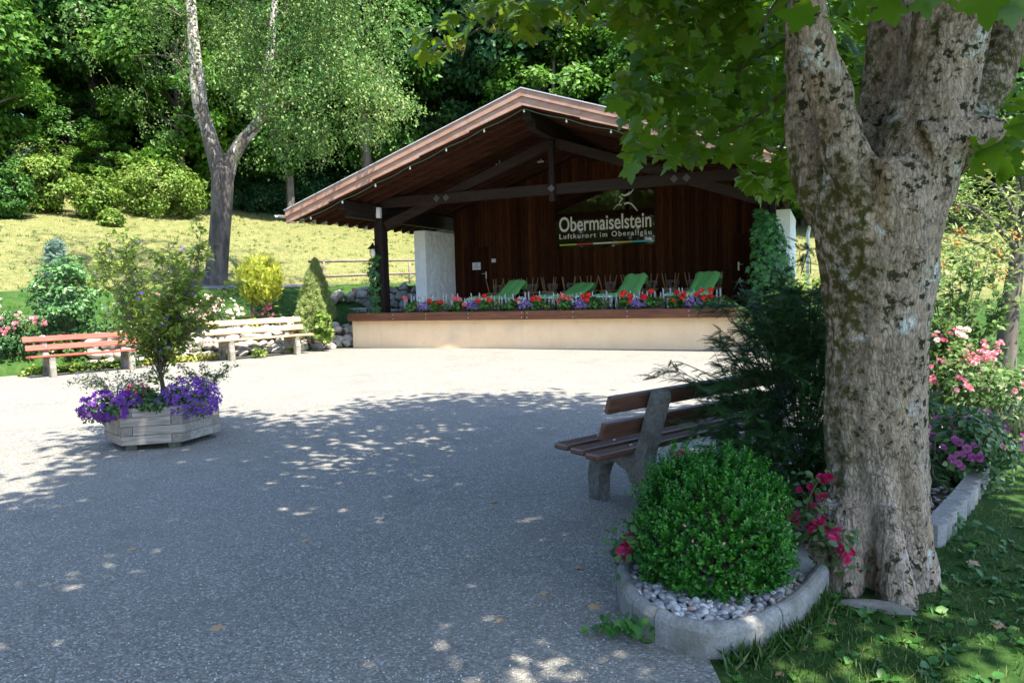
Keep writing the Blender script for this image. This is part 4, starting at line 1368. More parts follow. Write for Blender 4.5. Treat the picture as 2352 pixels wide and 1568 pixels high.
wd = MB()
limb(wd, [(2050, 1480, 3.9, 150), (2047, 1400, 3.92, 128), (2043, 1340, DT, 112), (2030, 1250, DT, 108), (2020, 1100, DT, 106), (2013, 950, DT, 105), (2013, 800, DT, 106), (2017, 650, DT, 118), (2015, 540, DT, 134), (2010, 440, DT, 140), (2005, 380, DT, 120)], n=28)
limb(wd, [(1990, 600, 3.95, 80), (1925, 500, 4.0, 62), (1880, 420, 4.05, 56), (1852, 300, 4.1, 44), (1845, 200, 4.1, 36), (1842, 80, 4.1, 36), (1838, -60, 4.1, 35)], [(-.5, .5, 3.6, .07), (-.9, 1., 5.0, .06), (-1.3, 1.8, 6.8, .04), (-1.5, 2.2, 8.5, .02)])
limb(wd, [(2010, 560, 3.85, 80), (1970, 440, 3.8, 62), (1940, 340, 3.76, 52), (1912, 240, 3.74, 44), (1880, 130, 3.7, 40), (1860, 40, 3.66, 36), (1848, -60, 3.6, 33)], [(-.7, -.5, 3.4, .06), (-1.3, -.9, 4.6, .05), (-2.2, -1.2, 6.0, .03)])
limb(wd, [(2015, 460, 4.1, 90), (2022, 340, 4.15, 60), (2030, 240, 4.2, 50), (2040, 130, 4.2, 46), (2048, 20, 4.2, 44), (2055, -80, 4.2, 42)], [(.2, .9, 3.8, .08), (.5, 1.7, 5.5, .06), (.6, 2.4, 8.5, .03)])
limb(wd, [(2050, 560, 3.9, 100), (2085, 430, 3.86, 98), (2122, 320, 3.85, 88), (2155, 210, 3.84, 80), (2180, 100, 3.82, 78), (2195, 0, 3.8, 76), (2215, -120, 3.78, 72)], [(.7, -.3, 3.7, .12), (1.1, -.7, 5.5, .09), (1.3, -1.0, 7.5, .05), (1.4, -1.1, 9.5, .02)])
limb(wd, [(2150, 360, 4.0, 70), (2205, 290, 4.1, 55), (2250, 230, 4.2, 52), (2285, 150, 4.28, 48), (2318, 60, 4.3, 46), (2350, -40, 4.3, 44)], [(1.0, .9, 3.6, .09), (1.7, 1.5, 5.2, .06), (2.4, 2.0, 7.0, .03)])
limb(wd, [(2120, 340, 3.75, 70), (2180, 318, 3.72, 46), (2240, 305, 3.7, 33), (2300, 298, 3.7, 27), (2380, 290, 3.7, 24)], [(1.6, -.4, 3.0, .05), (2.6, -.9, 3.8, .035), (3.8, -1.2, 4.6, .02)])
# root flare
for a in np.arange(7) * 2 * PI / 7 + .3:
    r_ = .27 + .05 * math.sin(a * 3)
    wd.tube([(r_ * .6 * math.cos(a), -.02 + r_ * .6 * math.sin(a), .45), (r_ * .78 * math.cos(a), -.02 + r_ * .78 * math.sin(a), .16), (r_ * 1.0 * math.cos(a), -.02 + r_ * 1.0 * math.sin(a), -.06)], [.07, .085, .085], 10)
trunk = ztree('trunk', wd, MT['bark'], maple, .0125)
me = trunk.data
V = np.empty(len(me.vertices) * 3, np.float32); me.vertices.foreach_get('co', V); V = V.reshape(-1, 3)
Nn = np.empty(len(me.vertices) * 3, np.float32); me.vertices.foreach_get('normal', Nn); Nn = Nn.reshape(-1, 3)
disp = np.zeros(len(V))
R_ = np.random.default_rng(3)
for q in range(26):
    fr = R_.normal(size=3) * np.array([9, 9, 3.5]) * (1 + q * .09); disp += np.sin(V @ fr + R_.uniform(0, 6)) * .0028 / (1 + q * .03)
for q in range(44):
    fr = R_.normal(size=3) * np.array([1, 1, .3]) * R_.uniform(45, 150); disp += np.sin(V @ fr + R_.uniform(0, 6)) * .00085
ang = np.arctan2(V[:, 1], V[:, 0])
disp += .012 * np.sin(ang * 7 + V[:, 2] * 1.3) * np.clip(1.2 - V[:, 2], 0, 1) + .006 * np.sin(ang * 11 - V[:, 2] * 2)
# healed wound below the fork
wp = lp(1985, 395, 3.72); dd = V - wp
near = np.exp(-((dd[:, 0] + dd[:, 2] * .12) / .035) ** 2 - (dd[:, 2] / .2) ** 2) * (Nn[:, 1] < 0)
disp -= near * .05
V = V + Nn * disp[:, None]
me.vertices.foreach_set('co', V.ravel().astype(np.float32)); me.update()
ml = lp(1930, 560, 3.8)
moss = np.exp(-(((V[:, 0] - ml[0]) / .16) ** 2 + ((V[:, 2] - ml[2]) / .45) ** 2)) * 1.1
moss += 1.5 * np.clip(-Nn[:, 0] - .5, 0, 1) * (V[:, 2] > .5)
er = lp(2270, 170, 4.2)
moss += 1.2 * np.exp(-(((V[:, 0] - er[0]) / .2) ** 2 + ((V[:, 2] - er[2]) / .35) ** 2)) * (V[:, 0] > .42)
attr(me, 'moss', np.clip(moss, 0, 1))

# twigs and leaves
tw = MB(); cr = Fol(); sd_f = Fol()
RM = np.random.default_rng(17)


def hang(P, size, rn=None, tm=T_MAPLE, droop=1.):
    """maple leaves on drooping stalks"""
    P = np.asarray(P); n = len(P)
    y = RM.normal(size=(n, 3)) * .55 + np.array([0, 0, -1.]) * droop
    z = RM.normal(size=(n, 3)) * .6 + np.array([0, -.25, .75])
    cr.add(tm, P - MO, frames(z, y), size * RM.uniform(.6, 1.2, n), rn if rn is not None else RM.random(n), RM)


# hanging curtain left of the trunk
LB = np.array([[1425, 250], [1440, 395], [1500, 360], [1545, 385], [1590, 370], [1640, 375], [1690, 385], [1740, 470], [1775, 450], [1810, 475], [1850, 470], [1880, 450]])
pts = []
while len(pts) < 1480:
    u, v = RM.uniform(1400, 1890), RM.uniform(-60, 480)
    lim = np.interp(u, LB[:, 0], LB[:, 1])
    left = 1395 + 60 * math.sin(v * .017) + 20 * math.sin(v * .06) if v < 260 else 1425
    if v > lim - 12 or u < left: continue
    y = RM.uniform(4.9, 7.4) - .5 * (v / 480)
    pts.append(at(u, v, y))
pts = np.array(pts); hang(pts, .125, np.clip(RM.random(len(pts)) * .75, 0, 1))
# twigs through the curtain
for (u0, v0, y0), (u1, v1, y1), (u2, v2, y2) in (((1850, -60, 4.6), (1774, 17, 4.9), (1690, 190, 5.2)), ((1860, 60, 4.5), (1760, 120, 5.4), (1560, 260, 6.2)), ((1845, 150, 4.4), (1750, 260, 5.0), (1620, 330, 5.5)),
                                              ((1850, 230, 4.3), (1800, 330, 4.8), (1760, 420, 5.1)), ((1850, -40, 4.6), (1640, 40, 6), (1480, 180, 6.6)), ((1850, -80, 4.4), (1700, -10, 5.6), (1520, 60, 6.2))):
    pp = smooth_pts([at(u0, v0, y0) - MO, at(u1, v1, y1) - MO, at(u2, v2, y2) - MO], 6)
    tw.tube(pp, list(np.linspace(.014, .004, len(pp))), 6)
# branch reaching out to the upper left
bru = smooth_pts([at(1850, -120, 4.6), at(1640, -90, 5.3), at(1420, -40, 5.7), at(1250, -10, 5.8), at(1175, 5, 5.8), at(1115, 56, 5.8), at(1050, 96, 5.7), at(975, 125, 5.6)], 6)
tw.tube([p - MO for p in bru], list(np.linspace(.022, .004, len(bru))), 7)
for (u0, v0), (u1, v1) in (((1240, -5), (1225, 70)), ((1175, 5), (1240, 40)), ((1115, 56), (1180, 90)), ((1050, 96), (1060, 140)), ((1330, -20), (1345, 40)), ((1410, -40), (1450, 30)), ((1115, 56), (1060, 40))):
    tw.tube([at(u0, v0, 5.8) - MO, at((u0 + u1) / 2 + 8, (v0 + v1) / 2, 5.75) - MO, at(u1, v1, 5.7) - MO], [.007, .005, .003], 5)
UB = np.array([[930, 110], [960, 150], [1000, 165], [1040, 120], [1080, 80], [1130, 60], [1180, 90], [1230, 120], [1260, 70], [1300, 40], [1380, 70], [1430, 90], [1480, 60], [1560, 70], [1640, 110], [1720, 100]])
pts = []
while len(pts) < 430:
    u, v = RM.uniform(930, 1720), RM.uniform(-90, 170)
    if v > np.interp(u, UB[:, 0], UB[:, 1]) - 20 or v < np.interp(u, [930, 1050, 1150, 1300], [60, 20, -60, -90]): continue
    pts.append(at(u, v, RM.uniform(5.2, 6.4)))
pts = np.array(pts); hang(pts, .135, np.clip(.45 + RM.random(len(pts)) * .55, 0, 1), droop=.8)
# seeds
pts = np.array([at(u + RM.normal() * 10, v + RM.normal() * 8, RM.uniform(5.3, 5.9)) for u, v in ((1040, 100), (1050, 110), (1075, 95), (1210, 60), (1215, 70), (1130, 60), (1555, 70), (1620, 100), (1640, 190), (1660, 240), (1720, 170), (1590, 300), (1700, 60), (1600, 20), (1530, 120), (1800, 250), (1310, 40)) for _ in range(6)])
sd_f.add(T_SEED, pts - MO, frames(RM.normal(size=pts.shape) + np.array([0, -1, 0]), RM.normal(size=pts.shape) * .3 + np.array([0, 0, 1.])), .05, None, RM)
# near leaves hanging into the top of the view, and at right
nl = [(1835, 5, 2.75, .13), (1870, 60, 2.6, .15), (1915, 70, 2.65, .13), (1960, 10, 2.8, .12), (2015, 20, 2.7, .14), (2070, 35, 2.6, .15), (2120, 15, 2.7, .13), (2185, 25, 2.7, .14), (2240, 10, 2.75, .14), (2300, 20, 2.7, .14), (2340, 40, 2.7, .13),
      (1900, -10, 2.6, .14), (2140, -10, 2.6, .14), (2050, -20, 2.6, .15), (2270, -15, 2.6, .15), (1990, -20, 2.6, .15)]
for u, v, y, s_ in nl:
    p = at(u, v - 25, y); hang(p[None], s_ * .88, np.array([RM.uniform(0, .5)]), droop=.7)
    tw.tube([p - MO, p - MO + np.array([RM.normal() * .03, .02, .1]), p - MO + np.array([RM.normal() * .06, .05, .22])], [.0018, .0018, .003], 4)
pts = np.array([at(RM.uniform(2225, 2420), RM.uniform(225, 400) * 1.0, RM.uniform(3.4, 4.6)) for _ in range(46)]); hang(pts, .125, RM.random(46) * .5)
pts = np.array([at(RM.uniform(2190, 2420), RM.uniform(-80, 230), RM.uniform(4.6, 6.5)) for _ in range(130)]); hang(pts, .13, RM.random(130) * .7)
pts = np.array([at(RM.uniform(1890, 2060), RM.uniform(0, 330), RM.uniform(5.2, 7.2)) for _ in range(260)]); hang(pts, .13, RM.random(260) * .5)
k_ = lp(1862, 425 * .0 + 250, 3.7)
# the crown overhead (mostly above the picture, it shades the square)
cc = np.array([1.9, 3.55, 6.9]); rad = np.array([4.3, 4.1, 3.9])
cl = []
while len(cl) < 420:
    d = unit(RM.normal(size=3)); p = cc + d * rad * RM.uniform(.25, 1.) ** .5
    zmin = max(2.9, 1.7 + .47 * math.hypot(p[0], p[1]) if p[1] > 0 else 2.9)
    if p[2] < zmin + .35: continue
    cl.append(p)
for _ in range(70):  # denser foliage added on the sun side to keep flecks off the trunk
    cl.append(np.array([3.6, 1.9, 6.4]) + unit(RM.normal(size=3)) * np.array([2.0, 1.6, 1.9]) * RM.random() ** .4)
# keep the outer left of the crown thin, so the sun reaches the low branches there
def thin(p):
    q = p - sd * ((p[2] - 3.9) / sd[2])
    return p[2] > 4.4 and -1.3 < q[0] < 1.15 and 4.4 < q[1] < 7.2


cl = [p for i, p in enumerate(cl) if not (thin(p) and i % 10 < 4)]
# gaps in the leaf cover where the sun comes down to the square and the lawn
def gap(p):
    for u_, v_, w_ in ((2120, 1530, .42), (2060, 1512, .34), (1235, 1215, .38), (1200, 1205, .3), (130, 1340, .3), (40, 1365, .26), (930, 1465, .2), (30, 1105, .6), (100, 1150, .35), (260, 1340, .2)):
        q = gp(u_, v_) + sd * (p[2] / sd[2])
        if np.linalg.norm((p - q)[:2]) < w_ + .12: return True
    return False


RC_ = np.random.default_rng(58)  # extra unseen leaf clusters along sun rays, added to shade the lower left gravel
for _ in range(52):
    q = gp(RC_.uniform(-200, 900), RC_.uniform(1330, 1640)); cl = list(cl) + [q + sd * (RC_.uniform(4.6, 7.5) / sd[2])]
for _ in range(24):
    q = gp(RC_.uniform(-150, 700), RC_.uniform(1120, 1400)); cl = list(cl) + [q + sd * (RC_.uniform(4.8, 7.5) / sd[2])]
cl = np.array([p for p in cl if not gap(p)])
P = np.repeat(cl, 50, 0) + RM.normal(size=(len(cl) * 50, 3)) * np.array([.36, .36, .2])
n = len(P)
cr.add(T_MAPLO, P - MO, frames(RM.normal(size=P.shape) * .5 + np.array([0, 0, 1.]), RM.normal(size=P.shape) + np.array([0, 0, -.4])), .15 * RM.uniform(.7, 1.2, n), None, RM)
# secondary branches into the crown
for i in range(0, len(cl), 7):
    b = np.array([0.2 * math.cos(i), .2 * math.sin(i), 3.4 + (i % 5) * .9]); e = cl[i] - MO
    mid = (b + e) / 2 + np.array([0, 0, .4])
    tw.tube(smooth_pts([b, mid, e], 4), list(np.linspace(.045, .008, 9)), 5)
cr.build('crown', MT['l_maple'], maple); tw.build('branches', MT['twig'], maple); tag(sd_f.build('seeds', MT['seed'], maple), kind='stuff')
# small shoot on the limb
q = lp(1880, 248, 3.66)

# ---- birch on the terrace
BB = march(495, 652, 20, 40)
birch = thing('birch_tree', 'weeping birch with a forked black and white trunk on the lawn left of the stage', 'tree', BB)
BD = BB[1]
wb = MB()


def bl(u, v, dy=0.): return at(u, v, BD + dy) - BB


def blimb(pts, n=14):
    P = [bl(u, v, dy) for u, v, dy, h in pts]; R_ = [h * BD / FPX for u, v, dy, h in pts]
    PP = smooth_pts([(*p, r) for p, r in zip(P, R_)], 4)
    wb.tube([p[:3] for p in PP], [p[3] for p in PP], n); return PP


blimb([(492, 675, 0, 34), (496, 640, 0, 26), (503, 560, 0, 23), (509, 480, 0, 23), (511, 420, 0, 24), (510, 385, 0, 24)], 18)
b1 = blimb([(512, 430, 0, 20), (497, 370, -.1, 18), (480, 310, -.2, 16), (466, 260, -.3, 13), (458, 180, -.4, 11), (450, 110, -.4, 9), (444, 40, -.4, 8), (440, -60, -.4, 7), (430, -250, -.4, 4), (420, -420, -.4, 2)])
b2 = blimb([(512, 430, 0, 20), (530, 370, .1, 17), (556, 325, .2, 14), (590, 285, .3, 12), (605, 240, .3, 11), (612, 180, .4, 10), (622, 110, .5, 9), (630, 20, .5, 7), (640, -120, .5, 5), (650, -330, .5, 2)])
b3 = blimb([(462, 285, -.2, 9), (449, 230, -.6, 8), (442, 150, -.7, 7), (436, 60, -.8, 6), (428, -80, -.8, 4)])
limbs = [b1, b2, b3]
bf = Fol(); wtw = MB(); RB = np.random.default_rng(23)
strands = []


def hangstrands(cu, cv, dy, su, sv, sdy, n, L0, L1, zcap=None):
    for _ in range(n):
        strands.append((bl(cu + RB.normal() * su, cv + RB.normal() * sv, dy + RB.normal() * sdy), RB.uniform(L0, L1)))


# masses of drooping foliage
for a in ((330, -40, 0, 80, 60, 1.6, 40, 1, 2.8), (240, 30, .5, 60, 40, 1.5, 12, 1, 2.2), (390, 100, -.5, 40, 50, 1.5, 22, .8, 2.2), (390, 280, .3, 45, 25, 1.2, 12, .6, 1.4), (330, 190, .8, 40, 30, 1.2, 8, .7, 1.6),
          (530, 20, -2.5, 34, 60, .8, 60, 1, 2.8), (560, 110, -3.8, 30, 45, .8, 66, .8, 2.2), (590, 190, -3.6, 28, 40, .7, 70, .8, 1.8), (600, 260, -3.8, 24, 24, .6, 34, .6, 1.4), (700, 0, -4.2, 60, 60, 1.4, 80, 1, 2.6), (690, 120, -4.8, 36, 40, 1.2, 50, .8, 2.),
          (770, 150, -4.6, 34, 40, 1.2, 60, .8, 2.), (650, 320, -3.4, 40, 20, 1, 26, .6, 1.2), (740, 290, -4.4, 34, 28, 1, 50, .6, 1.5), (850, 40, -4.4, 50, 50, 1.2, 70, .8, 2.2), (850, 170, -4.8, 32, 26, 1., 50, .6, 1.4), (915, 235, -4.4, 32, 16, .8, 60, .4, .9), (850, 290, -4.4, 34, 18, .8, 40, .4, .9),
          (470, -200, 0, 120, 80, 2, 80, 1, 3), (700, -200, -2, 120, 80, 2, 90, 1, 3),
          (740, -130, -5.4, 60, 40, 1, 80, 1, 2.4), (640, -160, -4.6, 60, 40, 1, 80, 1, 2.4), (540, -180, -4.2, 60, 40, 1, 80, 1, 2.4), (430, -180, -3.6, 60, 40, 1, 80, 1, 2.4), (300, -200, -3.4, 70, 40, 1, 80, 1, 2.4), (180, -200, -3, 70, 40, 1, 60, 1, 2.4)):  # unseen foliage above the view, added to shade the near lawn
    hangstrands(*a)
Pp, Rr = [], []
def clumpy(p):
    return math.sin(p[0] * 2.3 + 1.7 * math.sin(p[2] * 1.1)) + math.sin(p[2] * 1.9 + p[1] * 1.3) + .8 * math.sin(p[1] * 2.1 - p[0] * 1.2)


for p, L in strands:
    cl_ = clumpy(p)
    if cl_ < -.35 and p[2] < 9.5: continue
    # a little spray of drooping twiglets round each hanging shoot
    tone = RB.uniform(-.2, .2) + .14 * cl_
    for tw_ in range(RB.integers(3, 7)):
        L2 = L * RB.uniform(.25, .8); n = max(4, int(L2 * 20)); o_ = RB.normal(size=3) * np.array([.22, .22, .12]); q = RB.normal(size=2) * .28
        z = np.sort(RB.random(n))
        pts = p + o_ + np.stack([q[0] * z ** .6 + RB.normal(size=n) * .07, q[1] * z ** .6 + RB.normal(size=n) * .07, .12 - L2 * z + RB.normal(size=n) * .05], 1)
        Pp.append(pts); Rr.append(np.clip(RB.random(n) * .7 + .15 + tone, 0, 1))
    if RB.random() < .25: wtw.tube([p + np.array([-.1, -.1, .25]), p, p + np.array([.06, .05, -L * .5])], [.012, .008, .003], 4, caps=False)
Pp = np.concatenate(Pp); Rr = np.concatenate(Rr)
bf.add(T_LEAF, Pp, frames(RB.normal(size=Pp.shape) * .8 + np.array([.2, -.4, .5]), RB.normal(size=Pp.shape) * .6 + np.array([0, 0, -1.])), .09 * RB.uniform(.7, 1.25, len(Pp)), Rr, RB)
# limbs out to the foliage masses
for src, (u, v, dy) in ((b1, (330, 20, 0)), (b1, (390, 270, .3)), (b1, (300, 130, .6)), (b3, (380, 120, -.5)), (b2, (760, 90, -4.6)), (b2, (860, 140, -4.6)), (b2, (730, 240, -4.4)), (b2, (690, -50, -4)), (b1, (540, -60, -2.6)), (b2, (580, 60, -3.6)), (b2, (910, 200, -4.4)), (b2, (640, 300, -3.4))):
    s0 = np.array(src[RB.integers(len(src) // 4, len(src) - 6)][:3]); e = bl(u, v, dy)
    mid = (s0 + e) / 2 + np.array([0, 0, .25])
    wtw.tube(smooth_pts([s0, mid, e], 5), list(np.linspace(.04, .01, 11)), 6)
to = wb.build('trunk', MT['birch'], birch)
hv = np.array([v.co.z for v in to.data.vertices]); attr(to.data, 'moss', np.clip(1.3 - hv / 7.0, 0, 1))
bf.build('crown', MT['l_birch'], birch); wtw.build('branches', MT['twig'], birch)

# ---- woodland trees
protos = []


def forest_proto(seed, H, cw, leafm, nclump, per, ls, low=.2, lab=''):
    R_ = np.random.default_rng(seed)
    t = thing('broadleaf_tree', 'x', 'tree', group='woodland trees on the slope')
    k = MB()
    lean = R_.normal(size=2) * .4
    tp = smooth_pts([(0, 0, -.6), (lean[0] * .2, lean[1] * .2, H * .3), (lean[0] * .6, lean[1] * .6, H * .6), (lean[0], lean[1], H * .95)], 5)
    k.tube(tp, list(np.linspace(.024 * H * .8, .03, len(tp))), 9)
    f = Fol()
    cc_ = blob(f, (lean[0] * .5, lean[1] * .5, H * (low + 1) / 2), (cw, cw, H * (1 - low) / 2), nclump, per, cw * .27, T_LEAF, ls, up=.55, shell=(.25, 1), g=R_, flat=.6, out=.55)
    for c in cc_[::3]:
        z = min(max(c[2] - R_.uniform(.5, 2.5), H * .12), H * .85); b = np.array([lean[0] * z / H, lean[1] * z / H, z])
        k.tube(smooth_pts([b, (b + c) / 2 + np.array([0, 0, .3]), c], 3), list(np.linspace(.09, .02, 7)), 5, caps=False)
    k.build('trunk', MT['fbark'], t); f.build('crown', leafm, t)
    return t


protos = [forest_proto(51, 15, 3.6, MT['l_f1'], 75, 190, .33), forest_proto(52, 14, 3.4, MT['l_f2'], 70, 190, .32, .12), forest_proto(53, 17, 3.8, MT['l_f3'], 80, 190, .34, .25), forest_proto(54, 13, 3.9, MT['l_f1'], 75, 180, .3, .08)]
pk_ = [kids(p) for p in protos]
pused = set()
RF = np.random.default_rng(77)
rows = []
for row, (e0, step) in enumerate(((23.5, 5.4), (28, 5.2), (33, 5.2), (39, 5.6), (46, 6))):
    for x in np.arange(-46 + row * 1.7, 44 + row, step):
        yl = P0[1] + (e0 - (x - P0[0]) * EN[0]) / EN[1]      # along the slope line at left
        yr = 36.5 + row * 4.6
        wv = float(sstep(-8, 10, x)); y = yl * (1 - wv) + yr * wv
        y = max(y, 32 + 4 * row) + RF.normal() * .8
        if abs(x + RF.normal() * .6) / y > .86: continue
        rows.append((row, x + RF.normal() * .9, y))


def where(x, y):
    u = CX + FPX * x / y
    return ('at the far left' if u < 150 else 'left of the birch' if u < 430 else 'right behind the birch' if u < 700 else 'above the left roof slope' if u < 1050 else 'above the roof ridge' if u < 1350 else
            'above the right roof slope' if u < 1750 else 'behind the maple trunk' if u < 2150 else 'at the far right')


kindw = ['mid green', 'bright green', 'dark bluish green', 'broad low branched']
roww = ['in the front row of the wood', 'in the second row of the wood', 'in the third row of the wood', 'deep in the wood', 'at the back of the wood']
for row, x, y in rows:
    q = int(RF.choice(4, p=[.3, .28, .22, .2]) if row < 2 else RF.choice(4, p=[.3, .15, .45, .1]))
    s_ = RF.uniform(.85, 1.2) * (1 + .06 * row)
    z = float(zt(x, y)) - .1
    lab = '%s tree %s, %s' % (kindw[q], roww[row], where(x, y))
    if q not in pused:
        o = protos[q]; pused.add(q); o.location = (x, y, z); o.rotation_euler = (0, 0, RF.uniform(0, 6)); o.scale = (s_,) * 3; o['label'] = lab
    else:
        dup(protos[q], (x, y, z), RF.uniform(0, 6), lab, s_, ch=pk_[q])

for i, (x, y, q, s_) in enumerate(((-8.5, 46, 0, 1.35), (-4.5, 50, 2, 1.45), (-12, 52, 2, 1.5), (2, 46, 2, 1.3))):
    dup(protos[q], (x, y, float(zt(x, y)) - .2), i * 1.1, ['tall mid green tree filling the wood right of the birch', 'tall dark tree filling the wood left of the roof ridge', 'very tall dark tree at the back behind the birch', 'tall dark tree behind the roof ridge'][i], s_, ch=pk_[q])

# young trees and scrub that close the wood below the crowns
for i in range(84):
    x = (-46 if i >= 46 else -40) + (i % 46) * 1.75 + RF.normal() * .5
    e0 = 25.5 + RF.uniform(0, 6) + (8 if i >= 46 else 0)
    yl = P0[1] + (e0 - (x - P0[0]) * EN[0]) / EN[1]; yr = 38 + RF.uniform(0, 6); wv = float(sstep(-8, 10, x))
    y = max(yl * (1 - wv) + yr * wv, 33)
    if abs(x) / y > .85: continue
    q = int(RF.choice(4)); s_ = RF.uniform(.3, .52)
    dup(protos[q], (x, y, float(zt(x, y)) - .3), RF.uniform(0, 6), '%s young tree of the undergrowth, %s' % (kindw[q], where(x, y)), (s_ * 1.35, s_ * 1.35, s_), ch=pk_[q])

# bushes at the foot of the wood
RBu = np.random.default_rng(91)
for i, (u, v, wpx, hpx, mm, lab) in enumerate((
        (105, 490, 70, 130, 'l_bush', 'rounded light green bush at the far left foot of the wood'), (225, 505, 50, 90, 'l_bush', 'yellowish bush between two larger ones at the foot of the wood'), (375, 498, 90, 120, 'l_bush', 'wide pale yellow green bush left of the birch trunk'),
        (20, 500, 50, 110, 'l_f1', 'darker green bush at the left picture edge below the trees'), (300, 420, 70, 120, 'l_f2', 'bright bush rising behind the wide pale bush'), (460, 480, 40, 90, 'l_f1', 'green bush directly left of the birch trunk'), (545, 482, 45, 60, 'l_f3', 'low dark bush right of the birch trunk'),
        (610, 490, 60, 90, 'l_f3', 'dark bush under the drooping birch twigs'), (700, 495, 70, 100, 'l_f3', 'dark bush left of the roof eave'), (180, 410, 80, 130, 'l_f1', 'leafy bush behind the far left bushes'), (255, 520, 22, 30, 'l_bush', 'small straggling bush on the dry lawn in front of the bushes'),
        (800, 500, 90, 110, 'l_f3', 'dark bush behind the left roof slope'), (900, 480, 80, 120, 'l_f1', 'bush above the middle of the left roof slope'))):
    p = march(u, v, 26, 60); D_ = p[1] / FPX
    t = thing('bush', lab, 'bush', p, 0, 'bushes at the foot of the wood')
    f = Fol(); r_ = wpx * D_; h_ = hpx * D_
    blob(f, (0, 0, h_ * .5), (r_, r_ * .9, h_ * .52), int(40 + wpx * .5), 90, r_ * .28, T_LEAF, .17, g=RBu, shell=(.3, 1), flat=.8)
    # twiggy shoots
    blob(f, (0, 0, h_ * .75), (r_ * 1.05, r_, h_ * .5), 26, 26, r_ * .16, T_LEAF, .15, g=RBu, shell=(.9, 1.05), flat=1.4)
    f.build('foliage', MT[mm], t)
    k = MB()
    for a in range(7): k.tube([(0, 0, -.1), (r_ * .3 * math.cos(a), r_ * .3 * math.sin(a), h_ * .4), (r_ * .6 * math.cos(a), r_ * .6 * math.sin(a), h_ * .8)], [.04, .03, .01], 5)
    k.build('stems', MT['twig'], t)

# ------------------------------------------------------------------ left bed


def shrub(name, label, cat, p, r, h, leafm, tm, ls, ncl, per, group=None, seed=0, cr_=.25, stem=True, up=.6, shell=(.35, 1), cone=False, flowers=None, flat=.7, zc=.5):
    R_ = np.random.default_rng(seed)
    t = thing(name, label, cat, p, 0, group)
    f = Fol()
    if cone:
        # conical habit: clumps on a cone
        hh = R_.random(ncl) ** 1.15; a = R_.uniform(0, 2 * PI, ncl); q = (1 - hh) ** .8 * R_.uniform(.78, 1., ncl)
        c_ = np.stack([r * q * np.cos(a), r * q * np.sin(a), h * (.03 + .95 * hh)], 1)
        out = np.stack([np.cos(a), np.sin(a), np.full(ncl, .5)], 1)
        tone = np.repeat(R_.uniform(-.25, .25, ncl), per)
        P = np.repeat(c_, per, 0); O_ = np.repeat(out, per, 0)
        qd = rdir(len(P), R_); q2 = qd * (R_.random(len(P)) ** .4)[:, None] * cr_
        P = P + q2
        f.add(tm, P, frames(qd + R_.normal(size=P.shape) * .4, O_ + qd * .8 + R_.normal(size=P.shape) * .3), ls * R_.uniform(.7, 1.2, len(P)), np.clip(R_.random(len(P)) * .6 + .2 + tone, 0, 1), R_)
    else:
        blob(f, (0, 0, h * zc), (r, r, h * .5), ncl, per, r * cr_, tm, ls, up=up, g=R_, shell=shell, flat=flat)
    f.build('foliage', leafm, t)
    k = MB()
    if cone: k.tube([(0, 0, -.1), (0, 0, h * .9)], [.05, .01], 7)
    else:
        for a in np.arange(6) * 1.05: k.tube([(0, 0, -.1), (r * .3 * math.cos(a), r * .3 * math.sin(a), h * .35), (r * .65 * math.cos(a), r * .65 * math.sin(a), h * .75)], [.02, .015, .006], 5)
    k.build('stems', MT['twig'], t)
    if flowers:
        pm_, nf, fs_, ncl_ = flowers
        d = rdir(nf * 6, R_); d = d[(d[:, 2] > -.1) & (d[:, 1] < .4)][:nf]
        Q = np.array([0, 0, h * zc]) + d * np.array([r, r, h * .5]) * R_.uniform(.95, 1.15, (len(d), 1))
        for j, c in enumerate(Q):
            pass
        Q = np.repeat(Q, ncl_, 0) + R_.normal(size=(len(Q) * ncl_, 3)) * fs_ * .75
        dd = np.repeat(d, ncl_, 0) + np.array([0, -.5, .3]) + R_.normal(size=Q.shape) * .35
        g_ = Fol(); g_.add(T_ROSE, Q, frames(dd, R_.normal(size=Q.shape)), fs_ * R_.uniform(.75, 1.2, len(Q)), None, R_)
        g_.build('blossoms', pm_, t)
    return t


def onbed(u, v, y0=14.):
    return march(u, v, y0, 40)


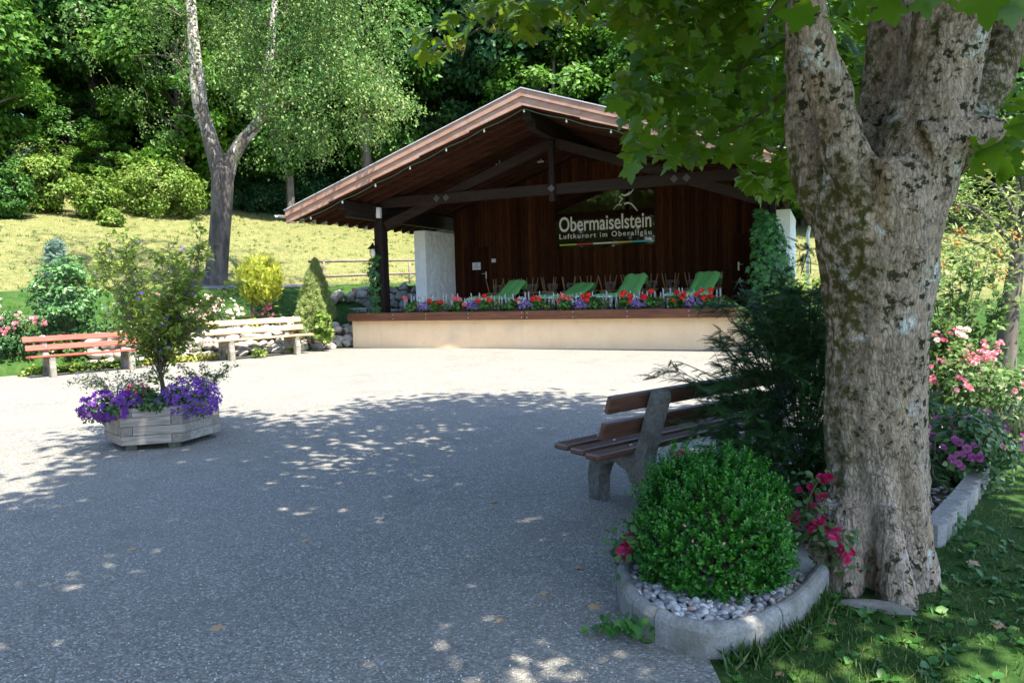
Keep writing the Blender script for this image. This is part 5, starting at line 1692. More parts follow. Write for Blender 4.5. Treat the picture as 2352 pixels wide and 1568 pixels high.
p = at(160, 765, 17.6); p[2] = .72
shrub('leafy_shrub', 'dense pale green leafy shrub behind the red bench', 'shrub', p, .82, 2.05, MT['l_pale'], T_LEAF, .115, 75, 36, seed=61, cr_=.26, flat=.45, up=1.0)
p = at(138, 740, 18.6); p[2] = 1.0
shrub('blue_conifer', 'slender blue green conifer showing its tip above the leafy shrub', 'conifer', p, .42, 2.2, MT['l_blue'], T_TUFT, .16, 160, 12, cone=True, seed=62, cr_=.12)
RG = 'rose bushes in the left bed'
for i, (u, v, y, z, r, h, pc, nf, lab) in enumerate((
        (35, 770, 16.8, .35, .6, .9, 'pink', 9, 'rose bush with pink clusters left of the leafy shrub'), (5, 800, 17.0, .05, .5, .9, 'palepink', 5, 'dark leafy rose bush at the left end of the red bench'),
        (355, 700, 19.5, .85, .55, 1.0, 'pink', 8, 'rose bush with pink clusters behind the planter shrub'), (490, 742, 19.9, .6, .6, .95, 'palepink', 22, 'rose bush with pale pink blossoms left of the yellow standard'),
        (612, 735, 21.2, .75, .3, .75, 'pink', 6, 'thin rose bush under the yellow standard'), (425, 770, 19.4, .35, .5, .7, 'palepink', 9, 'low rose bush with cream pink blossoms above the rockery'), (330, 740, 18.4, .7, .55, .85, 'palepink', 4, 'dark green rose bush right of the leafy shrub'))):
    p = at(u, v, y); p[2] = max(float(zt(p[0], p[1])) - .05, 0)
    shrub('rose_bush', lab, 'rose bush', p, r, h, MT['l_rose'], T_OVAL, .075, 46, 17, RG, 70 + i, .26, flowers=(MT['p_' + pc], nf, .1, 4))
p = at(662, 738, 20.8); p[2] = float(zt(p[0], p[1])) - .02
shrub('red_bedding_flower', 'low bright red flowers between the bench back and the dwarf spruce', 'flower', p, .24, .3, MT['l_rose'], T_OVAL, .06, 18, 12, None, 81, .3, flowers=(MT['p_salmon'], 9, .085, 4))
p = at(648, 715, 21.6); p[2] = float(zt(p[0], p[1])) - .02
# yellow standard thuja
p = at(577, 735, 20.9); p[2] = float(zt(p[0], p[1])) - .03
zc_ = at(597, 645, 20.9); rr = 53 * 20.9 / FPX
t = thing('standard_thuja', 'round golden yellow conifer trained as a standard on a thin stem behind the pale bench', 'conifer', p)
k = MB(); k.tube([(0, 0, -.1), (.02, 0, .5), (.06, 0, zc_[2] - p[2] - rr * .6), (zc_[0] - p[0], 0, zc_[2] - p[2] + .2)], [.035, .03, .028, .015], 8); k.build('stem', MT['twig'], t)
f = Fol(); R_ = np.random.default_rng(64)
d = rdir(340, R_); c_ = d * rr * np.array([1.0, .95, 1.0]) * (R_.uniform(.3, 1, (340, 1)) ** .5)
P = np.repeat(c_, 12, 0) + R_.normal(size=(340 * 12, 3)) * np.array([.045, .045, .09]); tone = np.repeat(R_.uniform(-.3, .3, 340), 12)
f.add(T_TUFT, P + np.array([zc_[0] - p[0], 0, zc_[2] - p[2]]), frames(np.repeat(d, 12, 0) + R_.normal(size=P.shape) * .5, np.array([0, 0, 1.]) + R_.normal(size=P.shape) * .35 + np.repeat(d, 12, 0) * .3), .14 * R_.uniform(.7, 1.3, len(P)), np.clip(R_.random(len(P)) * .6 + .2 + tone, 0, 1), R_)
f.build('foliage', MT['l_thuja'], t)
# dwarf spruces
p = at(718, 778, 20.9); p[2] = .3
shrub('dwarf_spruce', 'dense conical dwarf spruce in the sun beside the stage plinth', 'conifer', p, .58, 1.95, MT['l_spruce'], T_TUFT, .06, 520, 40, 'dwarf spruces beside the stage', 65, .085, cone=True)
p = at(730, 750, 22.4); p[2] = .8
shrub('dwarf_spruce', 'darker dwarf spruce whose tip shows behind the sunlit one', 'conifer', p, .58, 1.85, MT['l_spruce'], T_TUFT, .06, 460, 36, 'dwarf spruces beside the stage', 66, .085, cone=True)
p = at(744, 778, 20.5); p[2] = .25
shrub('leafy_creeper', 'yellow green leafy creeper at the right foot of the sunlit dwarf spruce', 'shrub', p, .26, .95, MT['l_bush'], T_ROUND, .085, 40, 12, None, 67, .3)
p = at(680, 735, 20.7); p[2] = .55
shrub('white_flowering_herb', 'small white flowering herb at the left foot of the sunlit dwarf spruce', 'flower', p, .22, .4, MT['l_grey'], T_OVAL, .045, 20, 12, None, 68, .3, flowers=(MT['p_white'], 16, .045, 3))
# low ground cover along the bed foot
for i, (a, b, e_, n_, lab) in enumerate(((2.9, 5.2, -.35, 46, 'yellow green ground cover under the red bench'), (5.4, 7.6, -.3, 34, 'yellow leaved ground cover between the two left benches'))):
    f = Fol(); R_ = np.random.default_rng(95 + i)
    C_ = np.array([P0 + _e * R_.uniform(a, b) + EN * (e_ + R_.normal() * .13) for _ in range(n_)])
    for c in C_:
        blob(f, (c[0], c[1], .08), (.13, .13, .1), 6, 14, .07, T_ROUND, .055, g=R_, shell=(.2, 1))
    o = f.build('ground_cover', MT['l_cover'] if i else MT['l_bush']); tag(o, lab, 'ground cover', kind='stuff')
for i, (u, v, y, lab) in enumerate(((520 + 130 * .6, 822, 20.0, 'small leafy weed under the pale bench'), (668, 812, 20.2, 'tiny weed at the foot of the rockery'))):
    p = gp(u, v, 0)
    shrub('weed', lab, 'weed', p, .18, .35 - .15 * i, MT['l_bush'], T_OVAL, .09, 12, 7, None, 97 + i, .35)

# soil of the left bed and its low plants
for nm_, e0, e1, mt_ in (('bed_soil', .3, 1.5, 'soil'),):
    pa, pb = [], []
    for sx in np.linspace(.2, 10.8, 40):
        w_ = .12 * math.sin(sx * 2.3)
        for ee, lst in ((e0, pa), (e1 + w_, pb)):
            b = P0 + _e * sx + EN * ee; lst.append((b[0], b[1], float(zt(b[0], b[1])) + .045))
    k = MB(); n = len(pa); k.add(pa + pb, [(i, i + 1, n + i + 1, n + i) for i in range(n - 1)]); tag(k.build(nm_, MT[mt_]), kind='structure')
R_ = np.random.default_rng(171)
for i, (sx, e_, r_, h_, mm, lab) in enumerate(((1.7, .35, .4, .55, 'l_rose', 'low dark green plant behind the left end of the red bench'), (2.5, .25, .36, .5, 'l_f3', 'dark leafy perennial behind the left bench support'), (3.2, .3, .4, .6, 'l_f3', 'dark leafy perennial behind the middle of the red bench'), (3.9, .2, .34, .42, 'l_rose', 'low plant behind the right part of the red bench'),
                                            (4.6, .7, .42, .75, 'l_f3', 'dark glossy shrub right of the pale leafy shrub'), (1.0, .8, .4, .6, 'l_olive', 'olive leaved plant at the left end of the bed'), (5.6, 1.0, .35, .5, 'l_olive', 'olive green perennial above the left end of the rockery'), (8.6, .9, .22, .3, 'l_cover', 'small yellow green cushion plant at the foot of the golden standard'))):
    b = P0 + _e * sx + EN * e_
    shrub('perennial', lab, 'plant', (b[0], b[1], float(zt(b[0], b[1]))), r_, h_, MT[mm], T_OVAL, .085, 26, 14, 'perennials in the left bed', 172 + i, .35)

# rockery wall with loose boulders
rk = thing('rockery_wall', 'rough retaining wall of loose weathered boulders behind the pale bench', 'wall', (0, 0, 0))
RR = np.random.default_rng(33)
seedc = 0
for lev in range(4):
    a = 4.2
    while a < 11.0:
        r = RR.uniform(.13, .25) * (1.05 - .08 * lev)
        e = .02 + .1 * lev + RR.normal() * .03
        b = P0 + _e * (a + r) + EN * e
        z = .1 + lev * .19 + RR.normal() * .03
        if a + r > 10.9 and lev > 2: break
        seedc += 1
        if seedc <= 100:
            k = MB(); k.rock((b[0], b[1], z), r * 1.08, 1000 + seedc, (1.15, .9, .72), .3); k.build('boulder', MT['rock'], rk)
        a += r * RR.uniform(1.5, 2.0)
# squared stones joining the plinth
for i, (s, z, r) in enumerate(((-1.68, .18, .2), (-1.62, .52, .2), (-1.98, .2, .16), (-1.95, .55, .17), (-2.25, .16, .15))):
    k = MB(); c = W(s, .25 + .05 * i % 2, z); k.rock(c, r, 1400 + i, (1.1, .9, .95), .15, -SA); k.build('boulder', MT['rock'], rk)
# earth fill behind the stones
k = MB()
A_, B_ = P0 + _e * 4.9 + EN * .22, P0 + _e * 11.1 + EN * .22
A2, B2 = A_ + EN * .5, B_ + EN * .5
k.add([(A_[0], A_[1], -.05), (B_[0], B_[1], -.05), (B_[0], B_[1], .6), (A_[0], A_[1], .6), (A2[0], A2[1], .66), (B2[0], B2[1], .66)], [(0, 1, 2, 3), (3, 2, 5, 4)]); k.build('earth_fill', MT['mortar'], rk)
# bed edging behind the standard
be = thing('bed_edging', 'low row of grey concrete edging blocks behind the yellow standard', 'edging', (0, 0, 0))
ed0 = None
for i in range(9):
    q = P0 + _e * (6.9 + i * .37) + EN * 1.15
    if ed0 is None:
        k = MB(); k.box((0, 0, .08), (.34, .07, .2), bev=.012); ed0 = d = k.build('edging_block', MT['kerb'], be)
    else:
        d = ed0.copy(); C.objects.link(d); d.parent = be
    d.location = (q[0], q[1], float(zt(q[0], q[1])) + .02); d.rotation_euler = (0, 0, math.atan2(_e[1], _e[0]) + random.gauss(0, .03))
# small kerb stone at far left
t = thing('kerb_stone', 'flat kerb stone on the gravel at the left picture edge', 'kerb', gp(25, 852, 0), RA(25)); k = MB(); k.box((0, 0, .05), (1.1, .14, .1), bev=.015); k.build('stone', MT['kerb'], t)

# dry stone wall beside the stage, with steps
dw = ong('dry_stone_wall', 'grey dry stone retaining wall in the shade behind the left stage post', 'wall', 0, 0, 0)
k = MB(); R_ = np.random.default_rng(44)
for lev in range(4):
    s = -3.9 + .1 * lev
    while s < -1.25:
        r = R_.uniform(.14, .24)
        k.rock((s + r, 3.3 + .08 * lev + R_.normal() * .03, .95 + lev * .24 + R_.normal() * .03), r * 1.12, 2000 + int(s * 100) + lev * 700, (1.15, .8, .72), .22)
        s += r * R_.uniform(1.6, 2.0)
k.build('stones', MT['stone'], dw)
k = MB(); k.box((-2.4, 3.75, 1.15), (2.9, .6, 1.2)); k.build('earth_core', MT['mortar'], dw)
stp = ong('stone_steps', 'short flight of stone steps left of the dry stone wall', 'steps', -3.2, 1.4, .3)
for i in range(4):
    k = MB(); k.box((0, i * .42, .12 + i * .2), (1.2, .46, .14), bev=.02); k.build('step', MT['stone'], stp)
for i, (s, tt, z) in enumerate(((-3.9, 2.2, 1.35), (-3.8, 2.6, 1.5), (-3.55, 2.9, 1.45), (-3.2, 3.05, 1.5))):
    c = W(s, tt, z); t = thing('boulder', ['sunlit boulder left of the stone steps', 'upper sunlit boulder near the rail fence post', 'boulder right at the top of the stone steps', 'slanted boulder at the left end of the dry stone wall'][i], 'boulder', c)
    k = MB(); k.rock((0, 0, 0), .26, 2500 + i, (1.1, .9, .75)); k.build('stone', MT['rock'], t)
p = W(-1.6, 1.5, .6)
shrub('shade_plants', 'dark low plants in the shade between the steps and the stage', 'plant', W(-2.0, 1.8, .55), .6, .5, MT['l_ivy'], T_OVAL, .08, 50, 12, None, 98, .3)

# rail fence
fa, fb_ = march(745, 660, 22, 40), march(942, 650, 22, 45)
ra = thing('rail_fence', 'wooden two rail fence of round poles behind the left stage post', 'fence', fa)
dv = fb_ - fa
for i, (q, zz) in enumerate(((0, 0), (1, 0))):
    b = dv * q; k = MB(); k.tube([(b[0], b[1], -.2), (b[0], b[1], .92)], .055, 10); k.build('post', MT['rail'], ra)
for z in (.9, .38):
    k = MB(); a = -dv * (.14 if z > .5 else .0); b = dv * 1.2
    k.tube([(a[0], a[1], a[2] + z), ((a[0] + b[0]) / 2, (a[1] + b[1]) / 2 - .02, (a[2] + b[2]) / 2 + z + .02), (b[0], b[1], b[2] + z)], [.05, .05, .045], 9); k.build('rail', MT['rail'], ra)

# climbing vines on the posts
def vine(label, pts, rad, n, ls, seed):
    R_ = np.random.default_rng(seed)
    t = thing('climbing_vine', label, 'climbing plant', pts[0], 0, 'vines on the stage posts')
    pp = np.array(smooth_pts([np.array(p) - np.array(pts[0]) for p in pts], 6)); f = Fol()
    rr_ = np.interp(np.linspace(0, 1, len(pp)), np.linspace(0, 1, len(rad)), rad)
    i_ = R_.integers(0, len(pp), n)
    d = rdir(n, R_); d[:, 2] *= .5; d = unit(d)
    P = pp[i_] + d * rr_[i_][:, None] * (R_.random((n, 1)) ** .35) + R_.normal(size=(n, 3)) * .03
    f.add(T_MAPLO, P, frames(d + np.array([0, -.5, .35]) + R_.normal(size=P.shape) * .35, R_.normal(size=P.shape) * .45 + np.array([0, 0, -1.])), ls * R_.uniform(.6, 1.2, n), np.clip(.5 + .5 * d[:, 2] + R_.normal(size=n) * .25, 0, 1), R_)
    f.build('foliage', MT['l_ivy'], t)
    k = MB()
    for j in range(4):
        k.tube(pp + R_.normal(size=(len(pp), 3)) * .03, .012, 5, caps=False)
    k.build('stems', MT['twig'], t)


vine('thin green vine climbing the left stage post', [W(-.85, .3, .9), W(-.93, .38, 1.4), W(-.9, .38, 1.9), W(-.93, .38, 2.3), W(-.8, .38, 2.62)], [.2, .13, .16, .14, .06], 300, .11, 7)
vine('thick green vine smothering the right stage post', [W(10.15, .1, .2), W(10.1, .2, 1.0), W(10.05, .2, 1.7), W(10.0, .25, 2.3), W(9.95, .3, 2.85), W(9.8, .3, 3.2)], [.75, .68, .52, .42, .28, .06], 2300, .13, 8)

# ------------------------------------------------------------------ right foreground bed
kb = thing('bed_kerb', 'curved concrete kerb round the near end of the planting bed', 'kerb', (0, 0, 0))
kl = [(1905, 1362), (1852, 1432), (1752, 1495), (1640, 1514), (1530, 1490), (1448, 1437), (1418, 1372), (1436, 1325), (1500, 1292)]
KP = np.array(smooth_pts([gp(u, v)[:2] for u, v in kl], 6))
KL = np.concatenate([[0], np.cumsum(np.linalg.norm(np.diff(KP, axis=0), axis=1))])


def kp(l): return np.array([np.interp(l, KL, KP[:, 0]), np.interp(l, KL, KP[:, 1])])


cen = KP.mean(0)
cuts = [0, .5, 1.02, 1.1 + .05, 1.25, 1.75, KL[-1]]
cuts = [0, KL[-1] * .27, KL[-1] * .55, KL[-1] * .62, KL[-1] * .70, KL[-1]]
for a, b in zip(cuts[:-1], cuts[1:]):
    ls_ = np.linspace(a + .004, b - .004, max(4, int((b - a) / .05)))
    prof = [(0, -.06), (0, .115), (.01, .136), (.022, .146), (.038, .15), (.054, .146), (.066, .136), (.075, .115), (.075, -.06)]
    vs = []
    for l in ls_:
        p = kp(l); d = unit(kp(min(l + .02, KL[-1])) - kp(max(l - .02, 0))); n_ = np.array([d[1], -d[0]])
        if np.dot(n_, cen - p) < 0: n_ = -n_
        for o_, z in prof: vs.append((p[0] + n_[0] * o_, p[1] + n_[1] * o_, z + .003 * math.sin(l * 40)))
    m_ = len(prof); N = len(ls_)
    fs = [(i * m_ + j, i * m_ + j + 1, (i + 1) * m_ + j + 1, (i + 1) * m_ + j) for i in range(N - 1) for j in range(m_ - 1)] + [tuple(range(m_)), tuple((N - 1) * m_ + j for j in reversed(range(m_)))]
    k = MB(); k.add(vs, fs, False); k.build('kerb_block', MT['kerb'], kb)
# pebbles inside the kerb
inner = np.array([kp(l) for l in np.linspace(0, KL[-1], 60)]); inner = cen + (inner - cen) * .84


def inpoly(p, poly):
    c = False; j = len(poly) - 1
    for i in range(len(poly)):
        if (poly[i][1] > p[1]) != (poly[j][1] > p[1]) and p[0] < (poly[j][0] - poly[i][0]) * (p[1] - poly[i][1]) / (poly[j][1] - poly[i][1] + 1e-12) + poly[i][0]: c = not c
        j = i
    return c


k = MB(); k.add([(p[0], p[1], .085) for p in inner], [tuple(range(len(inner)))]); o = k.build('bed_soil', MT['soil']); tag(o, kind='structure')
pb_f = Fol(); RPb = np.random.default_rng(55)
V_, F__ = [], []
import bmesh
bm = bmesh.new(); bmesh.ops.create_icosphere(bm, subdivisions=2, radius=1)
T_PEB = (np.array([v.co[:] for v in bm.verts]), np.array([[v.index for v in f.verts] for f in bm.faces])); bm.free()
pts = []
for _ in range(9000):
    p = RPb.uniform(inner.min(0), inner.max(0))
    if inpoly(p, inner): pts.append(p)
    if len(pts) >= 1300: break
pts = np.array(pts)
P = np.column_stack([pts, .088 + RPb.random(len(pts)) * .028])
Rm = frames(RPb.normal(size=P.shape) * .35 + np.array([0, 0, 1.]), RPb.normal(size=P.shape)); Rm = Rm * np.stack([RPb.uniform(.6, .9, len(P)), RPb.uniform(.8, 1.3, len(P)), RPb.uniform(.4, .65, len(P))], 1)[:, None, :]
pb_f.add(T_PEB, P, Rm, RPb.uniform(.012, .028, len(P)), None, RPb)
m, nt, bs = mat('river_pebble'); a = nd(nt, 'ShaderNodeAttribute', attribute_name='rnd')
nt.links.new(ramp(nt, [(0, (.13, .13, .14)), (.4, (.3, .295, .29)), (.75, (.48, .46, .43)), (.9, (.4, .29, .22)), (1, (.68, .67, .65))], a.outputs['Fac']), bs.inputs['Base Color']); bs.inputs['Roughness'].default_value = .6
MT['pebble'] = m
o = pb_f.build('pebbles', m); o.data.polygons.foreach_set('use_smooth', [True] * len(o.data.polygons)); tag(o, 'rounded grey river pebbles filling the kerbed bed', 'pebbles', kind='stuff')

# clipped box ball
BC = at(1632, 1215, 3.72); BR = 178 * 3.72 / FPX
t = thing('box_ball', 'clipped bright green boxwood ball in the kerbed pebble bed', 'shrub', (BC[0], BC[1], .08))
f = Fol(); R_ = np.random.default_rng(12)
n = 3600
d = rdir(n, R_)
rr_ = BR * (1 + .07 * np.sin(d @ np.array([5, 3, 4]) + 1) + .05 * np.sin(d @ np.array([-7, 9, 5])) + R_.normal(size=n) * .045) * (R_.uniform(.72, 1., n) ** .5)
base = d * rr_[:, None] * np.array([1., 1., 1.0]) + np.array([0, 0, BC[2] - .08])
ok = base[:, 2] > .02; base, d = base[ok], d[ok]; n = len(base)
axis = unit(d * .8 + np.array([0, 0, .75]) + R_.normal(size=d.shape) * .35)
tone = R_.uniform(-.3, .3, n)
for j in range(14):
    h = (j // 2) / 7.
    sgn = 1 if j % 2 else -1
    side = unit(np.cross(axis, R_.normal(size=axis.shape)))
    P = base + axis * (h * .075 - .03)[..., None] if hasattr(h, 'shape') else base + axis * (h * .075 - .03)
    y = axis * .75 + side * sgn * (1.0 - .55 * h)
    f.add(T_LEAF, P, frames(axis * .7 - side * sgn * .5 + R_.normal(size=P.shape) * .2, y), (.0225 - .005 * h) * R_.uniform(.8, 1.2, n), np.clip(.25 + .4 * h + tone + R_.normal(size=n) * .1, 0, 1), R_)
# stray shoots past the clipped outline, and dry leaves caught in the ball
sd2 = R_.normal(size=(70, 3)); sd2[:, 2] = abs(sd2[:, 2]) + .2; sd2 = unit(sd2)
b2_ = sd2 * BR * R_.uniform(.98, 1.06, (70, 1)) + np.array([0, 0, BC[2] - .08]); ax2 = unit(sd2 * .6 + np.array([0, 0, 1.]) + R_.normal(size=sd2.shape) * .25)
for j in range(12):
    sgn = 1 if j % 2 else -1; h = (j // 2) / 6.
    side = unit(np.cross(ax2, R_.normal(size=ax2.shape)))
    f.add(T_LEAF, b2_ + ax2 * h * .085, frames(ax2 * .7 - side * sgn * .5, ax2 * .75 + side * sgn * (1 - .5 * h)), .021, np.clip(.55 + .4 * h + R_.normal(size=70) * .1, 0, 1), R_)
f.build('foliage', MT['l_box'], t)
dl_ = rdir(150, R_); dl_[:, 1] = -abs(dl_[:, 1]); f2 = Fol(); f2.add(T_LEAF, dl_ * BR * R_.uniform(.9, 1.0, (150, 1)) + np.array([0, 0, BC[2] - .08]), frames(dl_ + R_.normal(size=dl_.shape) * .5, R_.normal(size=dl_.shape)), .021, None, R_)
f2.build('dry_leaves', MT['deadleaf'], t)
k = MB()
for i in range(60):
    a = unit(R_.normal(size=3) + np.array([0, 0, .6])); k.tube([(0, 0, 0), a * BR * .45 + np.array([0, 0, BR * .3]), a * BR * .85 + np.array([0, 0, BC[2] - .1])], [.014, .008, .003], 5, caps=False)
k.build('stems', MT['twig'], t)

# yew behind the near bench: sprays on arching branches
def yew(name, label, base, branches, seed, ls=.13, dens=62, group=None, r0=.012):
    R_ = np.random.default_rng(seed)
    t = thing(name, label, 'conifer', base, 0, group)
    f = Fol(); k = MB(); P, Yv, Zv = [], [], []
    for br in branches:
        pp = np.array(smooth_pts([np.array(b) - np.array(base) for b in br], 5)); n = len(pp)
        k.tube(pp, list(np.linspace(r0, r0 * .25, n)), 5, caps=False)
        L = np.linalg.norm(np.diff(pp, axis=0), axis=1).sum()
        for q in range(int(L * dens)):
            u = R_.uniform(.1, .98) * (n - 1); i0 = min(int(u), n - 2)
            d = unit(pp[i0 + 1] - pp[i0]); p = pp[i0] + (pp[i0 + 1] - pp[i0]) * (u - i0)
            s_ = unit(np.cross(d, np.array([0, 0, 1.]) + R_.normal(size=3) * .5)) * R_.choice([-1, 1])
            P.append(p); Yv.append(d * .75 + s_ * .7 + R_.normal(size=3) * .15); Zv.append(np.array([0, 0, 1.]) + R_.normal(size=3) * .35)
        P.append(pp[-1]); Yv.append(pp[-1] - pp[-3]); Zv.append(np.array([0, 0, 1.]) + R_.normal(size=3) * .3)
    P, Yv, Zv = map(np.array, (P, Yv, Zv))
    tip = np.clip(np.linalg.norm(P[:, :2], axis=1) / .9, 0, 1) * .5
    f.add(T_SPRAY, P, frames(Zv, Yv), ls * R_.uniform(.6, 1.2, len(P)), np.clip(R_.random(len(P)) * .5 + tip * .6, 0, 1), R_)
    f.build('foliage', MT['l_yew'], t); k.build('stems', MT['l_yew'] if r0 < .01 else MT['twig'], t)
    return t


YB = np.array([2.05, 5.2, 0]); R_ = np.random.default_rng(71); brs = []
for i in range(420):
    # leaders rising from the base, each ending in short side shoots
    a = R_.uniform(0, 2 * PI); q = R_.random() ** .6; h = R_.uniform(.12, 1.55)
    rch = .7 * q * (1 - .42 * max(0, h - .7)) * (1 + .18 * math.sin(a * 3 + h * 4))
    p0 = YB + np.array([rch * .55 * math.cos(a), rch * .55 * math.sin(a), h * .72])
    p2 = YB + np.array([rch * math.cos(a), rch * math.sin(a), h])
    tip = p2 + np.array([math.cos(a) * .1, math.sin(a) * .1, R_.uniform(-.05, .1)]) + R_.normal(size=3) * .05
    brs.append([p0, p2, tip])
for i in range(40):
    a = R_.uniform(0, 2 * PI); h = R_.uniform(.3, 1.3); brs.append([YB, YB + np.array([.2 * math.cos(a), .2 * math.sin(a), h * .5]), YB + np.array([.45 * math.cos(a), .45 * math.sin(a), h])])
for u, v, y in ((1510, 850, 5.2), (1570, 870, 5.15), (1640, 800, 5.3), (1560, 960, 5.0), (1600, 985, 4.9), (1640, 900, 4.9), (1690, 760, 5.4), (1740, 700, 5.5), (1800, 640, 5.6), (1850, 600, 5.6), (1620, 940, 4.95), (1700, 830, 5.1)):
    e = at(u, v, y); s0_ = YB * .45 + e * .55; s0_[2] = e[2] - .12
    for j in range(3):
        brs.append([s0_ + R_.normal(size=3) * .04, (s0_ + e) / 2 + np.array([0, 0, .05]) + R_.normal(size=3) * .05, e + R_.normal(size=3) * (.0 if j == 0 else .09)])
yew('yew_shrub', 'dark green feathery yew with arching sprays behind the near bench', YB, brs, 72, .115, 40, r0=.0045)
YB2 = at(1800, 800, 9.5); YB2[2] = 0; brs = []
for i in range(40):
    a = R_.uniform(0, 2 * PI); rch = R_.uniform(.3, .75); h = R_.uniform(.3, 1.35)
    brs.append([YB2 + np.array([0, 0, h * .3]), YB2 + np.array([rch * .5 * math.cos(a), rch * .5 * math.sin(a), h * .75]), YB2 + np.array([rch * math.cos(a), rch * math.sin(a), h])])
yew('yew_shrub', 'smaller yew further back between the vine and the maple trunk', YB2 + 0, brs, 73, .17, 46, r0=.006)
# light leafy shrub in the sun behind it
p = at(1850, 790, 15.2); p[2] = 0
shrub('leafy_shrub', 'yellow green leafy shrub in the sun between the stage and the maple trunk', 'shrub', p, .8, 1.7, MT['l_bush'], T_OVAL, .1, 60, 20, None, 74, .27)
p = at(1945, 800, 19.5); p[2] = .4
shrub('leafy_shrub', 'dark green tall shrub at the right end of the stage', 'shrub', p, .6, 3.0, MT['l_f3'], T_OVAL, .12, 80, 22, None, 75, .25)

# roses round the box ball
def rosebush(name, label, stems_px, flowers_px, leafm, pcol, y0, fs_, ls, seed, per=28):
    R_ = np.random.default_rng(seed)
    base = gp(*stems_px[0]) if len(stems_px[0]) == 2 else at(*stems_px[0]); base[2] = .05
    t = thing(name, label, 'rose bush', base, 0, 'roses in the near bed')
    k = MB(); f = Fol(); g_ = Fol(); P = []
    for u, v, y in flowers_px:
        e = at(u, v, y) - base; mid = e * .5 + np.array([R_.normal() * .05, R_.normal() * .04, .06])
        pp = smooth_pts([(0, 0, 0), mid, e], 5); k.tube(pp, list(np.linspace(.006, .0025, len(pp))), 5, caps=False)
        pp = np.array(pp)
        for q in range(per):
            i0 = R_.integers(3, len(pp)); P.append(pp[i0] + R_.normal(size=3) * np.array([.06, .06, .045]))
        m_ = 4
        Q = e + R_.normal(size=(m_, 3)) * fs_ * .55
        g_.add(T_ROSE, Q, frames(R_.normal(size=Q.shape) * .5 + np.array([0, -.7, .5]), R_.normal(size=Q.shape)), fs_ * R_.uniform(.7, 1.15, m_), None, R_)
    P = np.array(P)
    f.add(T_OVAL, P, frames(np.array([0, -.4, .8]) + R_.normal(size=P.shape) * .5, R_.normal(size=P.shape) + np.array([0, 0, -.3])), ls * R_.uniform(.6, 1.2, len(P)), None, R_)
    k.build('stems', MT['stem'], t); f.build('foliage', leafm, t); g_.build('blossoms', MT[pcol], t)
    return t


rosebush('rose_bush', 'low magenta rose between the box ball and the maple trunk', [(1880, 1310)], [(1885, 1095, 3.9), (1840, 1125, 4.0), (1895, 1150, 3.9), (1825, 1185, 3.95), (1870, 1200, 3.8), (1885, 1205, 3.75), (1915, 1225, 3.6), (1925, 1250, 3.55), (1945, 1265, 3.5), (1850, 1215, 3.85)], MT['l_rose'], 'p_magenta', 3.8, .05, .05, 84)
rosebush('rose_bush', 'magenta rose peeping out at the left side of the box ball', [(1500, 1330)], [(1450, 1225, 3.75), (1440, 1255, 3.7), (1455, 1240, 3.7), (1433, 1260, 3.72)], MT['l_rose'], 'p_magenta', 3.7, .045, .055, 85, 22)
rosebush('rose_bush', 'single magenta rose showing above the top of the box ball', [(1600, 1240)], [(1558, 1048, 4.15), (1562, 1062, 4.15)], MT['l_rose'], 'p_magenta', 4.1, .05, .045, 86, 8)
# bed stones
t = thing('bed_stone', 'dark mossy boulder in the bed behind the right end of the kerb', 'stone', gp(1850, 1345)); k = MB(); k.rock((0, .05, .06), .15, 3001, (1.2, .8, .75), .15); k.build('boulder', MT['stone'], t)
t = thing('flat_stone', 'flat grey stone slab lying at the foot of the maple trunk', 'stone', gp(2015, 1395)); k = MB(); k.rock((0, 0, -.01), .2, 3002, (1.1, .42, .2), .1, RA(-22)); k.build('slab', MT['concrete'], t)

# right edging of fluted palisade blocks
rk2 = thing('palisade_edging', 'row of fluted concrete palisade blocks edging the rose bed beside the lawn', 'edging', (0, 0, 0))
ep = [gp(2135, 1255)[:2], gp(2215, 1160)[:2], gp(2265, 1075)[:2], gp(2292, 1030)[:2], gp(2296, 1000)[:2]]
EP = np.array(smooth_pts(ep, 8)); EL_ = np.concatenate([[0], np.cumsum(np.linalg.norm(np.diff(EP, axis=0), axis=1))])
nblk = int(EL_[-1] / .3)
for i in range(nblk):
    l = (i + .5) * .3; p = np.array([np.interp(l, EL_, EP[:, 0]), np.interp(l, EL_, EP[:, 1])])
    d = unit(np.array([np.interp(l + .05, EL_, EP[:, 0]), np.interp(l + .05, EL_, EP[:, 1])]) - p)
    k = MB(); prof = []
    for q in range(25):
        a_ = q / 24; prof.append((-.145 + .29 * a_, -.04 - .03 * abs(math.sin(a_ * 2 * PI))))
    prof += [(.145, .04), (-.145, .04)]
    k.prism(prof, -.05, .14, 'xy')
    o = k.build('palisade_block', MT['kerb'], rk2); o.location = (p[0], p[1], 0); o.rotation_euler = (random.gauss(0, .015), random.gauss(0, .015), math.atan2(d[1], d[0]))
# pebbles behind it
P = []
for _ in range(700):
    l = rng.uniform(0, EL_[-1]); p = np.array([np.interp(l, EL_, EP[:, 0]), np.interp(l, EL_, EP[:, 1])]); o_ = rng.uniform(.08, .7)
    P.append((p[0] - o_ * .75, p[1] + o_ * .6, .035 + rng.random() * .02))
P = np.array(P); f = Fol(); Rm = frames(rng.normal(size=P.shape) * .35 + np.array([0, 0, 1.]), rng.normal(size=P.shape)); f.add(T_PEB, P, Rm * np.array([.8, 1.1, .55]), rng.uniform(.012, .028, len(P)))
o = f.build('pebbles', MT['pebble']); tag(o, 'grey pebbles under the roses behind the palisade edging', 'pebbles', kind='stuff')

